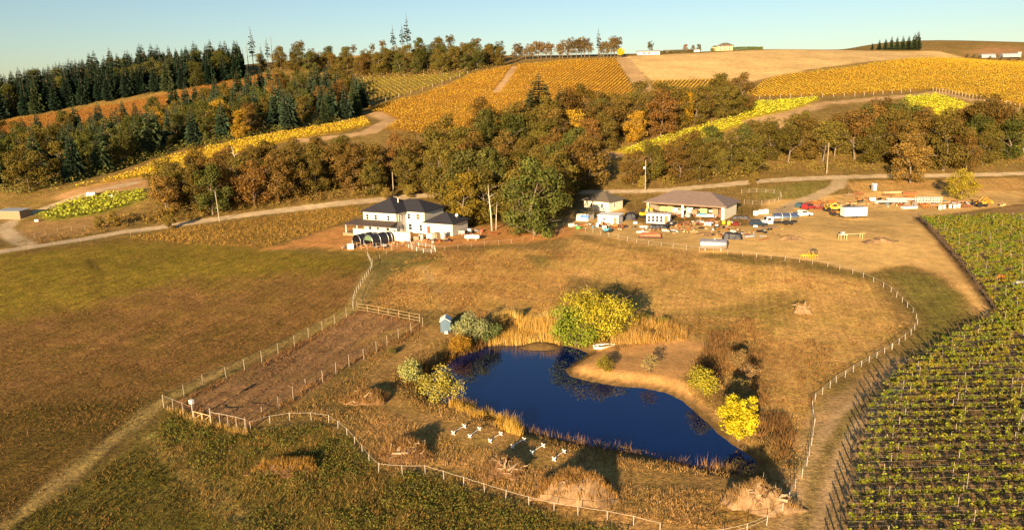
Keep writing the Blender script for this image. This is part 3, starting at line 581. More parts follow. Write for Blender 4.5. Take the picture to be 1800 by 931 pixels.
# ---------------------------------------------------------------- grass, weeds, reeds
def visible(q): return q[(q[:, 1] > 44) & (np.abs(q[:, 0]) < 0.76 * q[:, 1] + 12)]
def thin(q, y0, y1, seed):
    """fewer tufts where the meadow is far off"""
    rng = np.random.default_rng(seed); return q[rng.random(len(q)) < 1 - 0.8 * smooth(y0, y1, q[:, 1])]
def dry_land(q): return q[poly_sd(q[:, 0], q[:, 1], POND) > 1.5]
NEAR_MEADOW = [(-120, 46), (-4, 46), (-20, 70), (-42, 82), (-30, 135), (-42, 175), (-130, 178)]
q = thin(visible(strew(MEADOW, 3.4, 101)), 75, 160, 1)
q2 = thin(visible(strew([(-49.47, 63.24), (-44.27, 82.36), (-40.41, 79.57), (-22.89, 60.04), (-31.69, 49.95), (-52.74, 53.95)], 4.0, 102)), 75, 160, 2)
stuff('meadow_grass', [blades(q, 0.2, 0.10, 4, 0.16, (0.12, 0.075, 0.02), (0.26, 0.145, 0.05), 201, 0.8, patch=10), blades(q2, 0.24, 0.1, 5, 0.16, (0.09, 0.075, 0.016), (0.22, 0.13, 0.04), 202, 0.8, patch=8)], 'short brown and green stubble grass over the mown meadow', category='grass')
q = visible(strew(WEEDS, 5.5, 103)); rng0 = np.random.default_rng(44)
wz = height(q[:, 0], q[:, 1]); big = fbm(q[:, 0], q[:, 1], 5, 77, 3) > -0.22
qq = q[big]; wz = wz[big]; n = len(qq)
k = rng0.integers(0, n, n * 7); P = np.stack([qq[k, 0] + rng0.normal(size=n * 7) * 0.28, qq[k, 1] + rng0.normal(size=n * 7) * 0.28, wz[k] + rng0.uniform(0.02, 0.4, n * 7)], 1)
Vw, Fw = cards(P, rng0.normal(size=(n * 7, 3)) + np.array([0, 0, 0.5]), rng0.uniform(0.1, 0.24, n * 7), rng0)
cw = tint_cols(n * 7, rng0, 4, 0.45, 0.25) * np.array([0.135, 0.13, 0.028, 1])
stuff('green_weeds', [(Vw, Fw, cw)], 'leafy green weeds growing outside the white track fence', category='weeds')
DRY = [(-24.75, 116.46), (-14.05, 122.58), (-2.23, 126.14), (8.88, 125.47), (21.58, 129.14), (31.11, 125.59), (42.53, 123.44), (41.62, 102.61), (38.45, 90.32), (28.88, 69.01), (26.35, 63.81), (19.04, 61.22), (8.28, 63.99), (-4.65, 70.14), (-10.41, 73.62), (-14.92, 73.81), (-21.73, 85.52), (-27.97, 87.48), (-31.84, 86.01), (-27.11, 95.67), (-22.85, 106.37)]
q = dry_land(visible(strew(DRY, 6.0, 104))); q = q[(line_sd(q[:, 0], q[:, 1], [(-24.75, 116.46), (-21.37, 118.91), (-16.04, 122.7), (-12.68, 118.4), (-18.13, 109.73), (-19.61, 101.56), (-17.9, 93.24), (-11.92, 86.7), (-0.44, 77.79), (8.63, 71.6), (21.91, 69.3)]) > 1.6) & (poly_sd(q[:, 0], q[:, 1], SPIT) > -0.5)]
q = q[fbm(q[:, 0], q[:, 1], 7, 55, 3) > -0.4]
qs = dry_land(visible(strew(WEEDS, 4.0, 105)))
qg = visible(strew(GARDEN, 4.0, 106)); qe_ = qg[poly_sd(qg[:, 0], qg[:, 1], GARDEN) > -1.6]
qf_ = strew([(-46.87, 91.38), (-45.8, 91.69), (-40.47, 88.26), (-32.74, 84.44), (-32.49, 82.88), (-40.22, 86.41)], 9.0, 116)
stuff('dry_grass', [blades(q, 0.34, 0.07, 4, 0.2, (0.22, 0.125, 0.045), (0.46, 0.28, 0.10), 203, 0.5, patch=5), blades(qs, 0.38, 0.055, 6, 0.22, (0.17, 0.11, 0.03), (0.34, 0.20, 0.06), 204, 0.5, patch=4),
                    blades(qe_, 0.55, 0.06, 6, 0.2, (0.16, 0.075, 0.035), (0.36, 0.20, 0.07), 215, 0.35, patch=5), blades(qf_, 0.6, 0.06, 7, 0.2, (0.34, 0.2, 0.05), (0.5, 0.32, 0.1), 216, 0.3, patch=3),
                    blades(qg, 0.2, 0.09, 4, 0.15, (0.14, 0.07, 0.035), (0.30, 0.18, 0.09), 205, 0.8, patch=4)], 'dry tawny grass around the pond and garden', category='grass')
q = thin(visible(strew(GOLD_FIELD, 2.4, 107)), 90, 190, 3); q = q[fbm(q[:, 0], q[:, 1], 9, 56, 3) > -0.05]
q3 = thin(visible(strew([(-26.61, 132.07), (-26.33, 158.67), (-18.88, 172.26), (8.1, 170.06), (12, 151.94), (7.87, 125.53), (-2.21, 124.7), (-11.73, 131.17)], 3.0, 108)), 110, 200, 4); q3 = q3[fbm(q3[:, 0], q3[:, 1], 8, 57, 3) > 0.0]
q6 = visible(strew([(-26.61, 132.07), (-26.33, 158.67), (-18.88, 172.26), (8.1, 170.06), (38.56, 162.79), (60.41, 152.57), (68.81, 144.33), (69.04, 130.82), (65.47, 117.82), (41.45, 94), (34.59, 80.52), (33.2, 92.48), (39.04, 112.71), (19.88, 124.81), (-2.23, 126.14)], 1.6, 117)); q6 = q6[fbm(q6[:, 0], q6[:, 1], 11, 58, 4) > 0.12]
q4 = visible(strew([(-103.26, 194.09), (-94.6, 202.71), (-48.97, 227.52), (-44.37, 221.55), (-48.3, 207.81), (-60.13, 178.56), (-83.97, 185.17)], 1.4, 109))
stuff('golden_grass', [blades(q6, 0.45, 0.08, 6, 0.22, (0.17, 0.085, 0.035), (0.30, 0.165, 0.055), 217, 0.5, patch=4), blades(q, 0.22, 0.08, 4, 0.2, (0.32, 0.185, 0.06), (0.54, 0.33, 0.11), 206, 0.6, patch=8), blades(q3, 0.36, 0.09, 5, 0.2, (0.27, 0.145, 0.045), (0.50, 0.30, 0.09), 207, 0.5, patch=6),
                       blades(q4, 0.5, 0.16, 5, 0.3, (0.22, 0.13, 0.035), (0.42, 0.25, 0.06), 208, 0.5, patch=9)], 'golden dry meadow grass between the pond and the farm yard', category='grass')
def near_water(q, lo=-0.6, hi=3.0):
    d = poly_sd(q[:, 0], q[:, 1], POND); return q[(d > lo) & (d < hi)]
R1 = strew([(-4.53, 116.47), (7.72, 116.02), (9.96, 120.33), (8.92, 126.05), (3.8, 124.63), (-1.73, 128.46), (-3.96, 121.98)], 14, 110); R2 = strew([(15.7, 112.54), (20.76, 112.76), (27.89, 113.89), (29.78, 119.97), (18.55, 122.6)], 12, 111)
R3 = near_water(strew([(-8.44, 88.23), (-8.42, 97.37), (-4.27, 93.31), (0.45, 88.18), (0.78, 80.3), (-1.79, 81.46), (-6.05, 84.77)], 16, 112), -0.9, 3.2); R4 = near_water(strew([(-0.12, 77.78), (1.06, 89.5), (26.63, 72.72), (24.95, 66.96), (17.24, 69.48)], 5.0, 113), -0.5, 1.1)
R5 = near_water(strew([(-16.01, 95.08), (-14.04, 104.9), (-9.48, 113.21), (-4.09, 118.14), (-4.95, 114.4), (-10, 107.5), (-11.75, 98.68)], 9, 114), -0.3, 2.5)
stuff('reeds', [blades(R1, 1.5, 0.07, 5, 0.2, (0.48, 0.27, 0.05), (0.66, 0.46, 0.15), 209, 0.14, uneven=0.8), blades(R2, 1.2, 0.07, 5, 0.2, (0.36, 0.19, 0.05), (0.56, 0.35, 0.10), 210, 0.2, uneven=1.0),
                blades(R3, 1.0, 0.06, 6, 0.2, (0.45, 0.24, 0.04), (0.62, 0.42, 0.10), 211, 0.2, uneven=0.9), blades(R4, 0.9, 0.06, 4, 0.15, (0.20, 0.11, 0.05), (0.42, 0.24, 0.09), 212, 0.25, uneven=1.0),
                blades(R5, 1.5, 0.08, 5, 0.2, (0.10, 0.055, 0.025), (0.34, 0.18, 0.05), 213, 0.25, uneven=1.0)], 'tall golden reeds standing along the pond edge', category='reeds')
q5 = strew([(27.15, 103.46), (34.18, 118.33), (41.55, 123.5), (39.1, 110.13), (33.46, 94.43), (32.93, 80.6), (29.77, 73.83), (27.65, 77.72), (32.45, 92.52), (32.55, 103.14), (25.69, 92.95)], 6, 115)
stuff('rusty_brush', [blades(q5, 0.8, 0.09, 6, 0.25, (0.16, 0.085, 0.035), (0.34, 0.19, 0.065), 214, 0.35, patch=4, uneven=1.0)], 'rust brown brush on the slope behind the yellow tree', category='brush')

# ---------------------------------------------------------------- shrubs and trees by the pond
SHRUB = [broadleaf(300 + i, 3.0, 1.7, 0.02, 26, 4200, 0.13, 0.06, 9, clump=(0.28, 0.45)) for i in range(3)]
LEGGY = [broadleaf(310 + i, 3.0, 1.4, 0.05, 26, 700, 0.15, 0.05, 14, clump=(0.2, 0.35)) for i in range(2)]
WILLOW = broadleaf(320, 8.0, 5.2, 0.03, 46, 11000, 0.24, 0.22, 14, clump=(0.2, 0.34)); WILLOW2 = broadleaf(321, 5.2, 3.3, 0.0, 34, 8000, 0.22, 0.14, 12, clump=(0.24, 0.4))
COTTON = broadleaf(322, 6.0, 2.5, 0.08, 40, 5200, 0.24, 0.14, 12, clump=(0.2, 0.32), fill=0.4)
plant('willow_tree', WILLOW, (14.3, 116.81), 1.36, 0.3, (0.37, 0.30, 0.03), 'large yellow willow on the far bank behind the green willow', 'tree', None, 1.3, 1.2)
plant('willow_tree', WILLOW2, (10.19, 115.18), 1.55, 1.3, (0.15, 0.175, 0.022), 'round green willow bush on the far pond bank', 'tree', None, 1.6, 1.1)
plant('willow_tree', WILLOW2, (17.41, 116.1), 0.7, 2.3, (0.25, 0.19, 0.045), 'small olive willow bush beside the large yellow willow', 'tree')
plant('cottonwood_tree', COTTON, (26.3, 80.15), 1.08, 0.5, (0.52, 0.42, 0.02), 'bright yellow young tree on the sandy bank', 'tree', None, 1.25, 0.7)
for px_, s, c, lab, pr in [((-7.05, 116.46), 1.9, (0.20, 0.22, 0.09), 'grey green bush beside the blue shed', SHRUB[0]), ((-4.27, 117.43), 1.5, (0.16, 0.19, 0.06), 'olive green bush between the reeds and the grey green bush', SHRUB[1]),
                           ((-8.88, 112.38), 1.4, (0.42, 0.21, 0.03), 'orange leaved bush in front of the blue shed', SHRUB[2]), ((-14.76, 99.86), 1.45, (0.32, 0.31, 0.10), 'pale green bush on the bank beside the yellow bush', SHRUB[1]),
                           ((-9.95, 93.36), 1.9, (0.36, 0.30, 0.06), 'pale yellow bush hanging over the pond edge', SHRUB[0]), ((13.33, 101.81), 0.95, (0.25, 0.20, 0.03), 'olive yellow bush at the tip of the sandy point', SHRUB[2]),
                           ((25.34, 92.75), 1.55, (0.33, 0.28, 0.03), 'round yellow green bush on the bank above the yellow tree', SHRUB[1]), ((32.64, 101.75), 1.1, (0.24, 0.15, 0.06), 'tan bush in the rusty brush', SHRUB[0]),
                           ((22.56, 122.93), 0.85, (0.13, 0.12, 0.03), 'low dark green bush behind the orange reeds', SHRUB[2]), ((25.65, 121.05), 0.7, (0.15, 0.12, 0.03), 'small green bush at the end of the orange reeds', SHRUB[1]),
                           ((1.34, 127.09), 0.6, (0.12, 0.10, 0.04), 'low dark bramble above the golden reeds', SHRUB[0]), ((-19.15, 110.53), 0.5, (0.16, 0.14, 0.04), 'small bramble beside the garden path', SHRUB[2])]:
    plant('bush', pr, px_, s, None, c, lab, 'bush', sink=0.25 * s)
for px_, s, c, lab in [((19.54, 100.28), 1.15, (0.30, 0.22, 0.08), 'thin leafless bush on the sandy point'), ((32.63, 95.48), 1.2, (0.22, 0.13, 0.06), 'thin brown bush at the edge of the rusty brush'), ((29.63, 90.78), 1.1, (0.26, 0.19, 0.06), 'scraggy bush behind the round yellow green bush')]:
    plant('bush', LEGGY[0], px_, s, None, c, lab, 'bush')

# ---------------------------------------------------------------- woods
OAK = [broadleaf(400 + i, 15.5 + i % 3, 6.4 + 0.4 * (i % 4), 0.0, 44, 6400, 0.52, 0.36, 9, clump=(0.2, 0.36), full=True) for i in range(7)]
OPEN_OAK = [broadleaf(410 + i, 15.0, 5.8, 0.26, 40, 4200, 0.56, 0.34, 9, clump=(0.2, 0.34)) for i in range(3)]
TALL = [broadleaf(420 + i, 17.0, 5.4, 0.12, 40, 1900, 0.6, 0.26, 12, clump=(0.16, 0.3), fill=0.5) for i in range(4)]
FIR = [conifer(440 + i, 20 + 1.5 * i, 5.6 + 0.3 * i, 30, 22, 0.0) for i in range(4)]
SPARSE_FIR = [conifer(450 + i, 26, 3.4, 26, 10, 0.3, 0.4, 0.6) for i in range(2)]
OAK_COL = {'olive': (0.112, 0.086, 0.019), 'brown': (0.132, 0.082, 0.021), 'rust': (0.18, 0.098, 0.026), 'gold': (0.32, 0.185, 0.022), 'green': (0.080, 0.080, 0.020)}
FIR_COL = {'dark': (0.022, 0.038, 0.022), 'blue': (0.042, 0.066, 0.036), 'mid': (0.05, 0.065, 0.028)}
def wood(poly, spacing, seed, mix, place, group, smin=0.8, smax=1.2, avoid=None, protos=None, grow=None):
    rr = random.Random(seed); pts = scatter(poly, spacing, seed)
    keys = list(mix); w = [mix[k] for k in keys]
    for p in pts:
        if avoid is not None and avoid(p): continue
        k = rr.choices(keys, w)[0]; s = rr.uniform(smin, smax); t = (s - smin) / (smax - smin)
        if grow: s *= grow(p)
        size = 'small ' if t < 0.25 else 'tall ' if t > 0.75 else ''
        where = ('at the edge of the ' if float(poly_sd(np.array([p[0]]), np.array([p[1]]), poly)[0]) > -5 else 'inside the ') + place
        if k in FIR_COL:
            plant('fir_tree', rr.choice(FIR), p, s * 0.8, None, FIR_COL[k], size + {'dark': 'dark green', 'blue': 'blue green', 'mid': 'mid green'}[k] + ' fir ' + where, 'fir tree', 'firs in the ' + group)
        else:
            plant('maple_tree' if k == 'gold' else 'oak_tree', rr.choice(protos or OAK), p, s, None, OAK_COL[k], size + {'olive': 'olive oak', 'brown': 'brown oak', 'rust': 'rust red oak', 'gold': 'golden yellow maple', 'green': 'green oak'}[k] + ' ' + where, 'maple tree' if k == 'gold' else 'oak tree', ('maples' if k == 'gold' else 'oaks') + ' in the ' + group)
near_road = lambda p: float(line_sd(np.array([p[0]]), np.array([p[1]]), ROAD)[0]) < 4.2
wood([(-104.09, 206.06), (-92.46, 213.03), (-78.31, 220.42), (-59.62, 227.98), (-36.38, 238.34), (-22.45, 248.13), (-32.37, 269.75), (-59.84, 263.14), (-91.71, 255.92), (-108.33, 248.32), (-112.69, 234.36)], 6.6, 1, {'olive': 6, 'brown': 6, 'rust': 0.6, 'green': 0.6}, 'wood along the gravel road', 'roadside wood', 0.66, 0.96, near_road)
wood([(-24.38, 237.57), (-14.58, 226.24), (-9.38, 205.85), (-2.93, 202.54), (1.06, 206.88), (13.91, 218.57), (19.51, 246.09), (29.15, 255.53), (28.77, 270.69), (20.27, 282.47), (0.8, 281.73), (-20.42, 276.81), (-27.71, 263.89)], 7.0, 2, {'olive': 7, 'brown': 4, 'green': 1.8}, 'wood behind the house', 'wood behind the house', 0.9, 1.25)
wood([(-10.54, 303.15), (10.96, 322.82), (27, 339.37), (69.48, 360.17), (110.38, 364.31), (115.52, 357.85), (75.45, 326.13), (43.37, 308.76), (30.92, 291.12), (11.69, 284.16), (-7.82, 282.22)], 9.0, 3, {'olive': 6, 'brown': 5, 'rust': 0.7, 'green': 1.2, 'gold': 0.2}, 'wood between the hillside vineyards', 'hillside wood', 0.85, 1.2)
wood([(39.44, 254.5), (58.48, 250.09), (83.21, 253.86), (92.13, 277.02), (96.29, 290.18), (75.79, 288.06), (59.39, 272.8), (43.13, 262.87)], 7.0, 4, {'olive': 7, 'brown': 3, 'green': 1.5}, 'wood behind the open barn', 'wood behind the barn', 0.68, 0.98, near_road)
wood([(100.06, 291.52), (95.72, 278.24), (125.61, 280.66), (135.96, 299.61), (114.61, 297.74)], 7.0, 15, {'olive': 5, 'brown': 5}, 'low oak wood above the driveway', 'low oak wood above the driveway', 0.78, 1.05, near_road, OPEN_OAK + OAK)
wood([(136.69, 301.31), (127.84, 280.83), (140.96, 276.64), (141.49, 261.09), (161.41, 267.58), (187.77, 283.04), (201.89, 291.17), (214.43, 310.19), (207.6, 322.39), (174.21, 324.85)], 7.6, 5, {'olive': 4, 'brown': 6, 'rust': 1.2, 'green': 0.8}, 'open oak wood above the equipment yard', 'oak wood above the yard', 1.0, 1.4, lambda p: near_road(p) or p[0] > 206, OPEN_OAK + OAK, lambda p: 0.62 if 163 < p[0] < 190 else 1.0)
wood([(-202.43, 275.25), (-166.23, 257.9), (-157.73, 266.1), (-140.77, 310.39), (-115.21, 326.56), (-89.67, 354.28), (-80.25, 380.58), (-78.45, 410.25), (-100.2, 489.68), (-131.15, 526.98), (-169.71, 499.68), (-224.41, 461.88), (-266.19, 442.24), (-306.27, 422.03)], 10.5, 6, {'olive': 2.4, 'brown': 0.5, 'rust': 0.2, 'gold': 0.45, 'green': 4.0, 'blue': 7.0, 'mid': 4.5}, 'mixed wood of the creek valley', 'creek valley wood', 0.8, 1.15)
wood([(-346.44, 480.75), (-336.43, 499.41), (-269.61, 518.83), (-222.54, 528.92), (-192.08, 544.88), (-205.81, 592.44), (-257.33, 615.29), (-321.86, 623.49), (-396.37, 592.54), (-404.55, 565.31)], 7.6, 7, {'dark': 9, 'mid': 2.0, 'green': 0.5}, 'dark forest on the far ridge', 'far ridge forest', 1.05, 1.4)
wood([(-120.41, 561.11), (-79.45, 552.8), (-28.97, 533.86), (-5.33, 566.14), (-5.7, 615.98), (-62.93, 641.94), (-88.3, 618.53), (-112.95, 602.1), (-151.42, 613.83), (-183.17, 597.95), (-194.02, 576.5), (-168.13, 575.72)], 12.0, 8, {'olive': 6, 'brown': 1.5, 'green': 3}, 'scrub oak wood under the ridge top', 'wood under the ridge top', 0.75, 1.05)
# trees that stand out one by one
plant('oak_tree', OAK[2], (6.32, 187.31), 1.3, 0.4, (0.078, 0.084, 0.020), 'big dense green oak standing alone in front of the wood', 'oak tree', sink=2.0)
plant('oak_tree', OAK[4], (-13.2, 202.6), 1.0, 0.9, (0.22, 0.145, 0.022), 'golden oak reaching over the garage roof', 'oak tree', sink=1.5)
plant('fir_tree', FIR[2], (13.04, 325.7), 2.0, 0, (0.075, 0.072, 0.030), 'tall lone fir rising above the hillside oaks', 'fir tree', None, 1.2); plant('fir_tree', FIR[0], (22.09, 324.25), 1.1, 0, (0.06, 0.06, 0.028), 'shorter fir beside the tall lone fir', 'fir tree')
plant('fir_tree', FIR[1], (-65.53, 249.88), 0.62, 0, (0.07, 0.10, 0.05), 'single green fir among the roadside oaks', 'fir tree')
plant('maple_tree', OAK[1], (77.65, 335.99), 0.95, 0, (0.42, 0.24, 0.02), 'bright orange maple in the hillside wood', 'maple tree')
plant('ornamental_tree', OAK[3], (139.78, 227.22), 0.66, 0, (0.36, 0.29, 0.03), 'rounded yellow tree beside the equipment yard', 'tree')
plant('oak_tree', OAK[5], (137.17, 252.76), 1.05, 0, (0.19, 0.11, 0.03), 'dark spreading oak overhanging the gravel road', 'oak tree')
for p, s in zip([(45.46, 252.95), (-95.19, 204.04), (-113.19, 208.15), (-116.07, 205.93), (-39.51, 234.74), (-32.72, 238.41), (83.07, 251.57)], (0.3, 0.28, 0.3, 0.25, 0.28, 0.3, 0.3)):
    plant('bush', OAK[6], p, s, None, (0.24, 0.17, 0.035), 'tawny bush growing beside the gravel road', 'bush', 'bushes beside the gravel road')
# ridge line, seen against the sky
for p, s in zip([(-186.51, 662.04), (-182.83, 663.04), (-179.09, 664.02), (-171.61, 667.52), (-157.57, 670.95), (-143.6, 675.57), (-135.41, 677.24), (-119.39, 680.24), (-111.07, 681.65), (-85.86, 673.88), (-74.76, 686.56), (-61.2, 676.74), (-51.87, 685.7), (-38.24, 668.55), (-25.96, 644.78), (-14.71, 609.95)], (0.6, 0.8, 0.9, 0.55, 0.6, 0.8, 0.7, 0.75, 0.85, 0.7, 0.6, 0.95, 1.0, 0.85, 1.05, 0.7)):
    plant('ridge_oak', TALL[random.randrange(4)], p, s * random.uniform(0.75, 1.25), None, (0.13, 0.10, 0.04), 'thin tall oak on the ridge top above the scrub wood', 'oak tree', 'ridge oaks above the scrub wood')
for p, s in zip([(4.64, 596.78), (7.41, 605.2), (10.17, 608.38), (14.17, 605.59), (17.4, 608.61), (20.05, 606.69), (24.21, 609.26), (26.4, 607.66), (30.32, 604.84), (33.77, 602.45), (40.57, 603.79), (43.15, 602.28), (47.01, 600.27), (49.59, 599.11), (53.46, 597.65), (57.8, 601.32), (60.4, 600.53), (63.87, 599.61), (73.12, 602.52), (75.3, 602.12), (78.37, 601.64), (81, 601.29), (84.08, 600.95), (86.28, 600.76)], (0.6, 1.0, 0.7, 0.6, 0.95, 0.85, 1.05, 0.8, 1.0, 0.8, 0.9, 1.1, 0.7, 1.0, 1.05, 1.0, 1.15, 0.9, 0.6, 0.9, 0.8, 1.05, 1.2, 1.1)):
    plant('ridge_oak', TALL[random.randrange(4)], p, s * random.uniform(0.85, 1.1), None, (0.16, 0.105, 0.04), 'oak in the tree line at the top of the orange vineyard', 'oak tree', 'tree line above the orange vineyard')
plant('ridge_oak', TALL[1], (122.93, 661.54), 0.7, 0, (0.12, 0.11, 0.05), 'lone bare oak behind the hilltop sheds', 'oak tree')
plant('poplar_tree', COTTON, (88.32, 596.42), 1.4, 0, (0.62, 0.44, 0.02), 'small round yellow tree at the top of the dirt track', 'tree')
for p, s, pr, lab in [((-195.18, 588.23), 1.25, SPARSE_FIR[0], 'tallest thin fir on the ridge with a bare trunk'), ((-192.34, 600.29), 0.7, SPARSE_FIR[1], 'short thin fir beside the tallest bare trunked fir'), ((-190.53, 610.55), 0.85, SPARSE_FIR[0], 'slender fir with a tuft of branches on the ridge'),
                      ((-101.19, 683.17), 1.0, SPARSE_FIR[1], 'sparse fir on the ridge top beside the two dense ones'), ((-92.36, 677.66), 1.0, SPARSE_FIR[0], 'sparse dark fir next to the tallest ridge top fir'), ((-87.44, 674.49), 1.35, SPARSE_FIR[1], 'tallest fir on the ridge top above the scrub wood'), ((71.37, 602.87), 0.9, SPARSE_FIR[0], 'narrow fir in the tree line above the orange vineyard')]:
    plant('fir_tree', pr, p, s, None, (0.05, 0.06, 0.04), lab, 'fir tree')
for p, s in zip([(337.29, 709.99), (344.73, 712.29), (351.43, 714.07), (357.45, 715.5), (363.42, 716.78), (369.34, 717.95), (375.24, 719.02), (381.11, 720.02), (384.63, 720.59)], (0.42, 0.5, 0.6, 0.66, 0.75, 0.78, 0.84, 0.86, 0.92)):
    plant('fir_tree', FIR[random.randrange(4)], p, s * 0.8, None, (0.04, 0.052, 0.025), 'dark fir in the small clump on the tan hilltop field', 'fir tree', 'clump of firs on the hilltop')
# white and dead trunks
def snag(p, h, r, label, mat, seed, lean=0.0, twigs=5):
    rng = np.random.default_rng(seed); mb = MB()
    pts = [(0, 0, -0.3), (lean * h * 0.3, 0, h * 0.4), (lean * h * 0.8, rng.normal() * 0.02 * h, h * 0.75), (lean * h, rng.normal() * 0.03 * h, h)]
    mb.tube(pts, [r, r * 0.8, r * 0.5, r * 0.12], 7)
    o = mb.build('trunk', mat, None, True); root = empty('dead_tree', on(p), 0); o.parent = root
    tb = MB()
    for i in range(twigs):
        z = h * rng.uniform(0.45, 0.95); a = rng.random() * 6.28; L = h * rng.uniform(0.06, 0.16)
        b0 = Vector((lean * z, 0, z)); tb.tube([b0, b0 + Vector((math.cos(a) * L, math.sin(a) * L, L * 0.6))], [r * 0.3, r * 0.06], 4)
    tb.build('branch', mat, root); tag(root, label, 'dead tree'); return root
snag((-5.1, 193.32), 12.5, 0.24, 'pale bare trunk standing beside the big green oak', BARK_PALE, 1, -0.06)
snag((-4.07, 194.86), 7.5, 0.15, 'shorter pale trunk beside the pale bare trunk', BARK_PALE, 2, 0.05)
snag((-85.29, 232.07), 17, 0.28, 'tall dead trunk rising from the roadside wood', BARK_PALE, 3, -0.03)
for i, p in enumerate([(-203.2, 591.23), (-202.1, 597.31), (-187.72, 613.34)]): tag(snag(p, 16 + 3 * i, 0.3, 'x', BARK, 5 + i, 0.0, 3), 'bare dead pole of a tree beside the thin ridge firs', 'dead tree', 'dead trees on the ridge')
# bramble and scrub under the trees and along the road
def scrub(q, hmax, leaf, nper, c0, seed, spread=0.8):
    rng = np.random.default_rng(seed); n = len(q); z = height(q[:, 0], q[:, 1]); k = np.repeat(np.arange(n), nper); m = n * nper
    hh = hmax * (0.35 + 0.65 * rng.random(n))
    e = rng.normal(size=(m, 3)); e[:, 2] = np.abs(e[:, 2]); e /= np.linalg.norm(e, axis=1)[:, None]
    P = np.stack([q[k, 0] + e[:, 0] * spread, q[k, 1] + e[:, 1] * spread, z[k] + e[:, 2] * hh[k]], 1)
    Vv, Ff = cards(P, e + rng.normal(size=(m, 3)) * 0.6, leaf * rng.uniform(0.6, 1.3, m), rng)
    c = tint_cols(m, rng, 4, 0.3, 0.15); cc = np.repeat(rng.uniform(0.75, 1.3, n)[k], 4)[:, None]
    c[:, :3] *= np.array(c0)[None] * cc; return Vv, Ff, c
qa = strew([(-117.05, 204.76), (-104.09, 206.06), (-93.41, 211.32), (-77.94, 219.27), (-59.35, 226.84), (-36.22, 237.14), (-22.36, 246.89), (-24.92, 254.71), (-37.6, 247.39), (-61.58, 236.32), (-81.34, 229.82), (-97.71, 221.9), (-107.77, 218.27), (-119.13, 216.59)], 0.20, 120)
qb = strew([(89.67, 266.04), (120.62, 268.93), (137.02, 268.51), (146.59, 270.97), (195.65, 281.74), (209.45, 302.61), (162.01, 301), (101.16, 291.48)], 0.10, 121); qb = qb[[not near_road(p) for p in qb]]; qa = qa[[not near_road(p) for p in qa]]
qc = strew([(-177.32, 256.4), (-163.07, 252.63), (-155.99, 263.01), (-138.14, 304.34), (-112.41, 318.34), (-81.65, 366.92), (-87.99, 383.11), (-119.52, 339.15), (-149.86, 325.42), (-165.16, 277.4), (-185.94, 269.67)], 0.09, 122)
qd = strew([(-201.67, 573.66), (-121.56, 556.58), (-28.3, 520.6), (-5.27, 557.53), (-39.11, 567.25), (-127.08, 583.68), (-183.17, 597.95)], 0.03, 123)
qf = [strew([(-104.09, 206.06), (-92.46, 213.03), (-78.31, 220.42), (-59.62, 227.98), (-36.38, 238.34), (-22.45, 248.13), (-32.37, 269.75), (-59.84, 263.14), (-91.71, 255.92), (-108.33, 248.32), (-112.69, 234.36)], 0.045, 125), strew([(-24.38, 237.57), (-9.64, 212.46), (1.09, 210.9), (14.19, 222.89), (19.51, 246.09), (34.2, 256.5), (34.5, 275), (0.8, 281.73), (-27.71, 263.89)], 0.04, 126), strew([(39.66, 255.93), (83.21, 253.86), (96.29, 290.18), (59.08, 271.32)], 0.045, 127), strew([(-10.54, 303.15), (27, 339.37), (69.48, 360.17), (110.38, 364.31), (115.52, 357.85), (75.45, 326.13), (30.92, 291.12), (-7.82, 282.22)], 0.02, 128), strew([(102.04, 297.6), (96.44, 280.43), (126.28, 282.24), (144.47, 266.86), (164.34, 272.68), (203.15, 293.07), (207.6, 322.39), (174.21, 324.85)], 0.02, 129)]
qf = np.vstack(qf); qf = qf[[not near_road(p) for p in qf]]
qh = strew([(-346.44, 480.75), (-336.43, 499.41), (-269.61, 518.83), (-222.54, 528.92), (-192.08, 544.88), (-203.39, 585.22), (-250.04, 597.5), (-307.07, 594.24), (-385.42, 575.71), (-404.55, 565.31)], 0.02, 135)  # scrub coloured near black to deepen the shade under the ridge firs
qi = strew([(-202.43, 275.25), (-166.23, 257.9), (-157.73, 266.1), (-140.77, 310.39), (-115.21, 326.56), (-80.25, 380.58), (-78.45, 410.25), (-100.2, 489.68), (-169.71, 499.68), (-224.41, 461.88), (-266.19, 442.24), (-306.27, 422.03)], 0.010, 136)
qj = np.vstack([near_water(strew([(-16.5, 93.17), (-14.52, 105.49), (-9.52, 113.94), (-3.62, 118.62), (-4.93, 113.72), (-9.95, 106.8), (-10.83, 93.75)], 0.9, 140), -0.2, 3.0), near_water(strew([(-0.44, 77.79), (0.68, 89.18), (26.95, 72.77), (24.88, 65.9), (17.24, 69.48)], 0.35, 141), 0.0, 1.4), strew([(25.19, 78.11), (26.81, 75.09), (29.31, 70.15), (31.54, 77.75), (28.84, 79.44)], 0.7, 142)])
qe = strew([(-128.55, 186.8), (-117.16, 189.84), (-110.13, 202.14), (-117.63, 207.35), (-125.21, 198.33), (-128.76, 191.73)], 0.3, 124); qe = qe[[not near_road(p) for p in qe]]
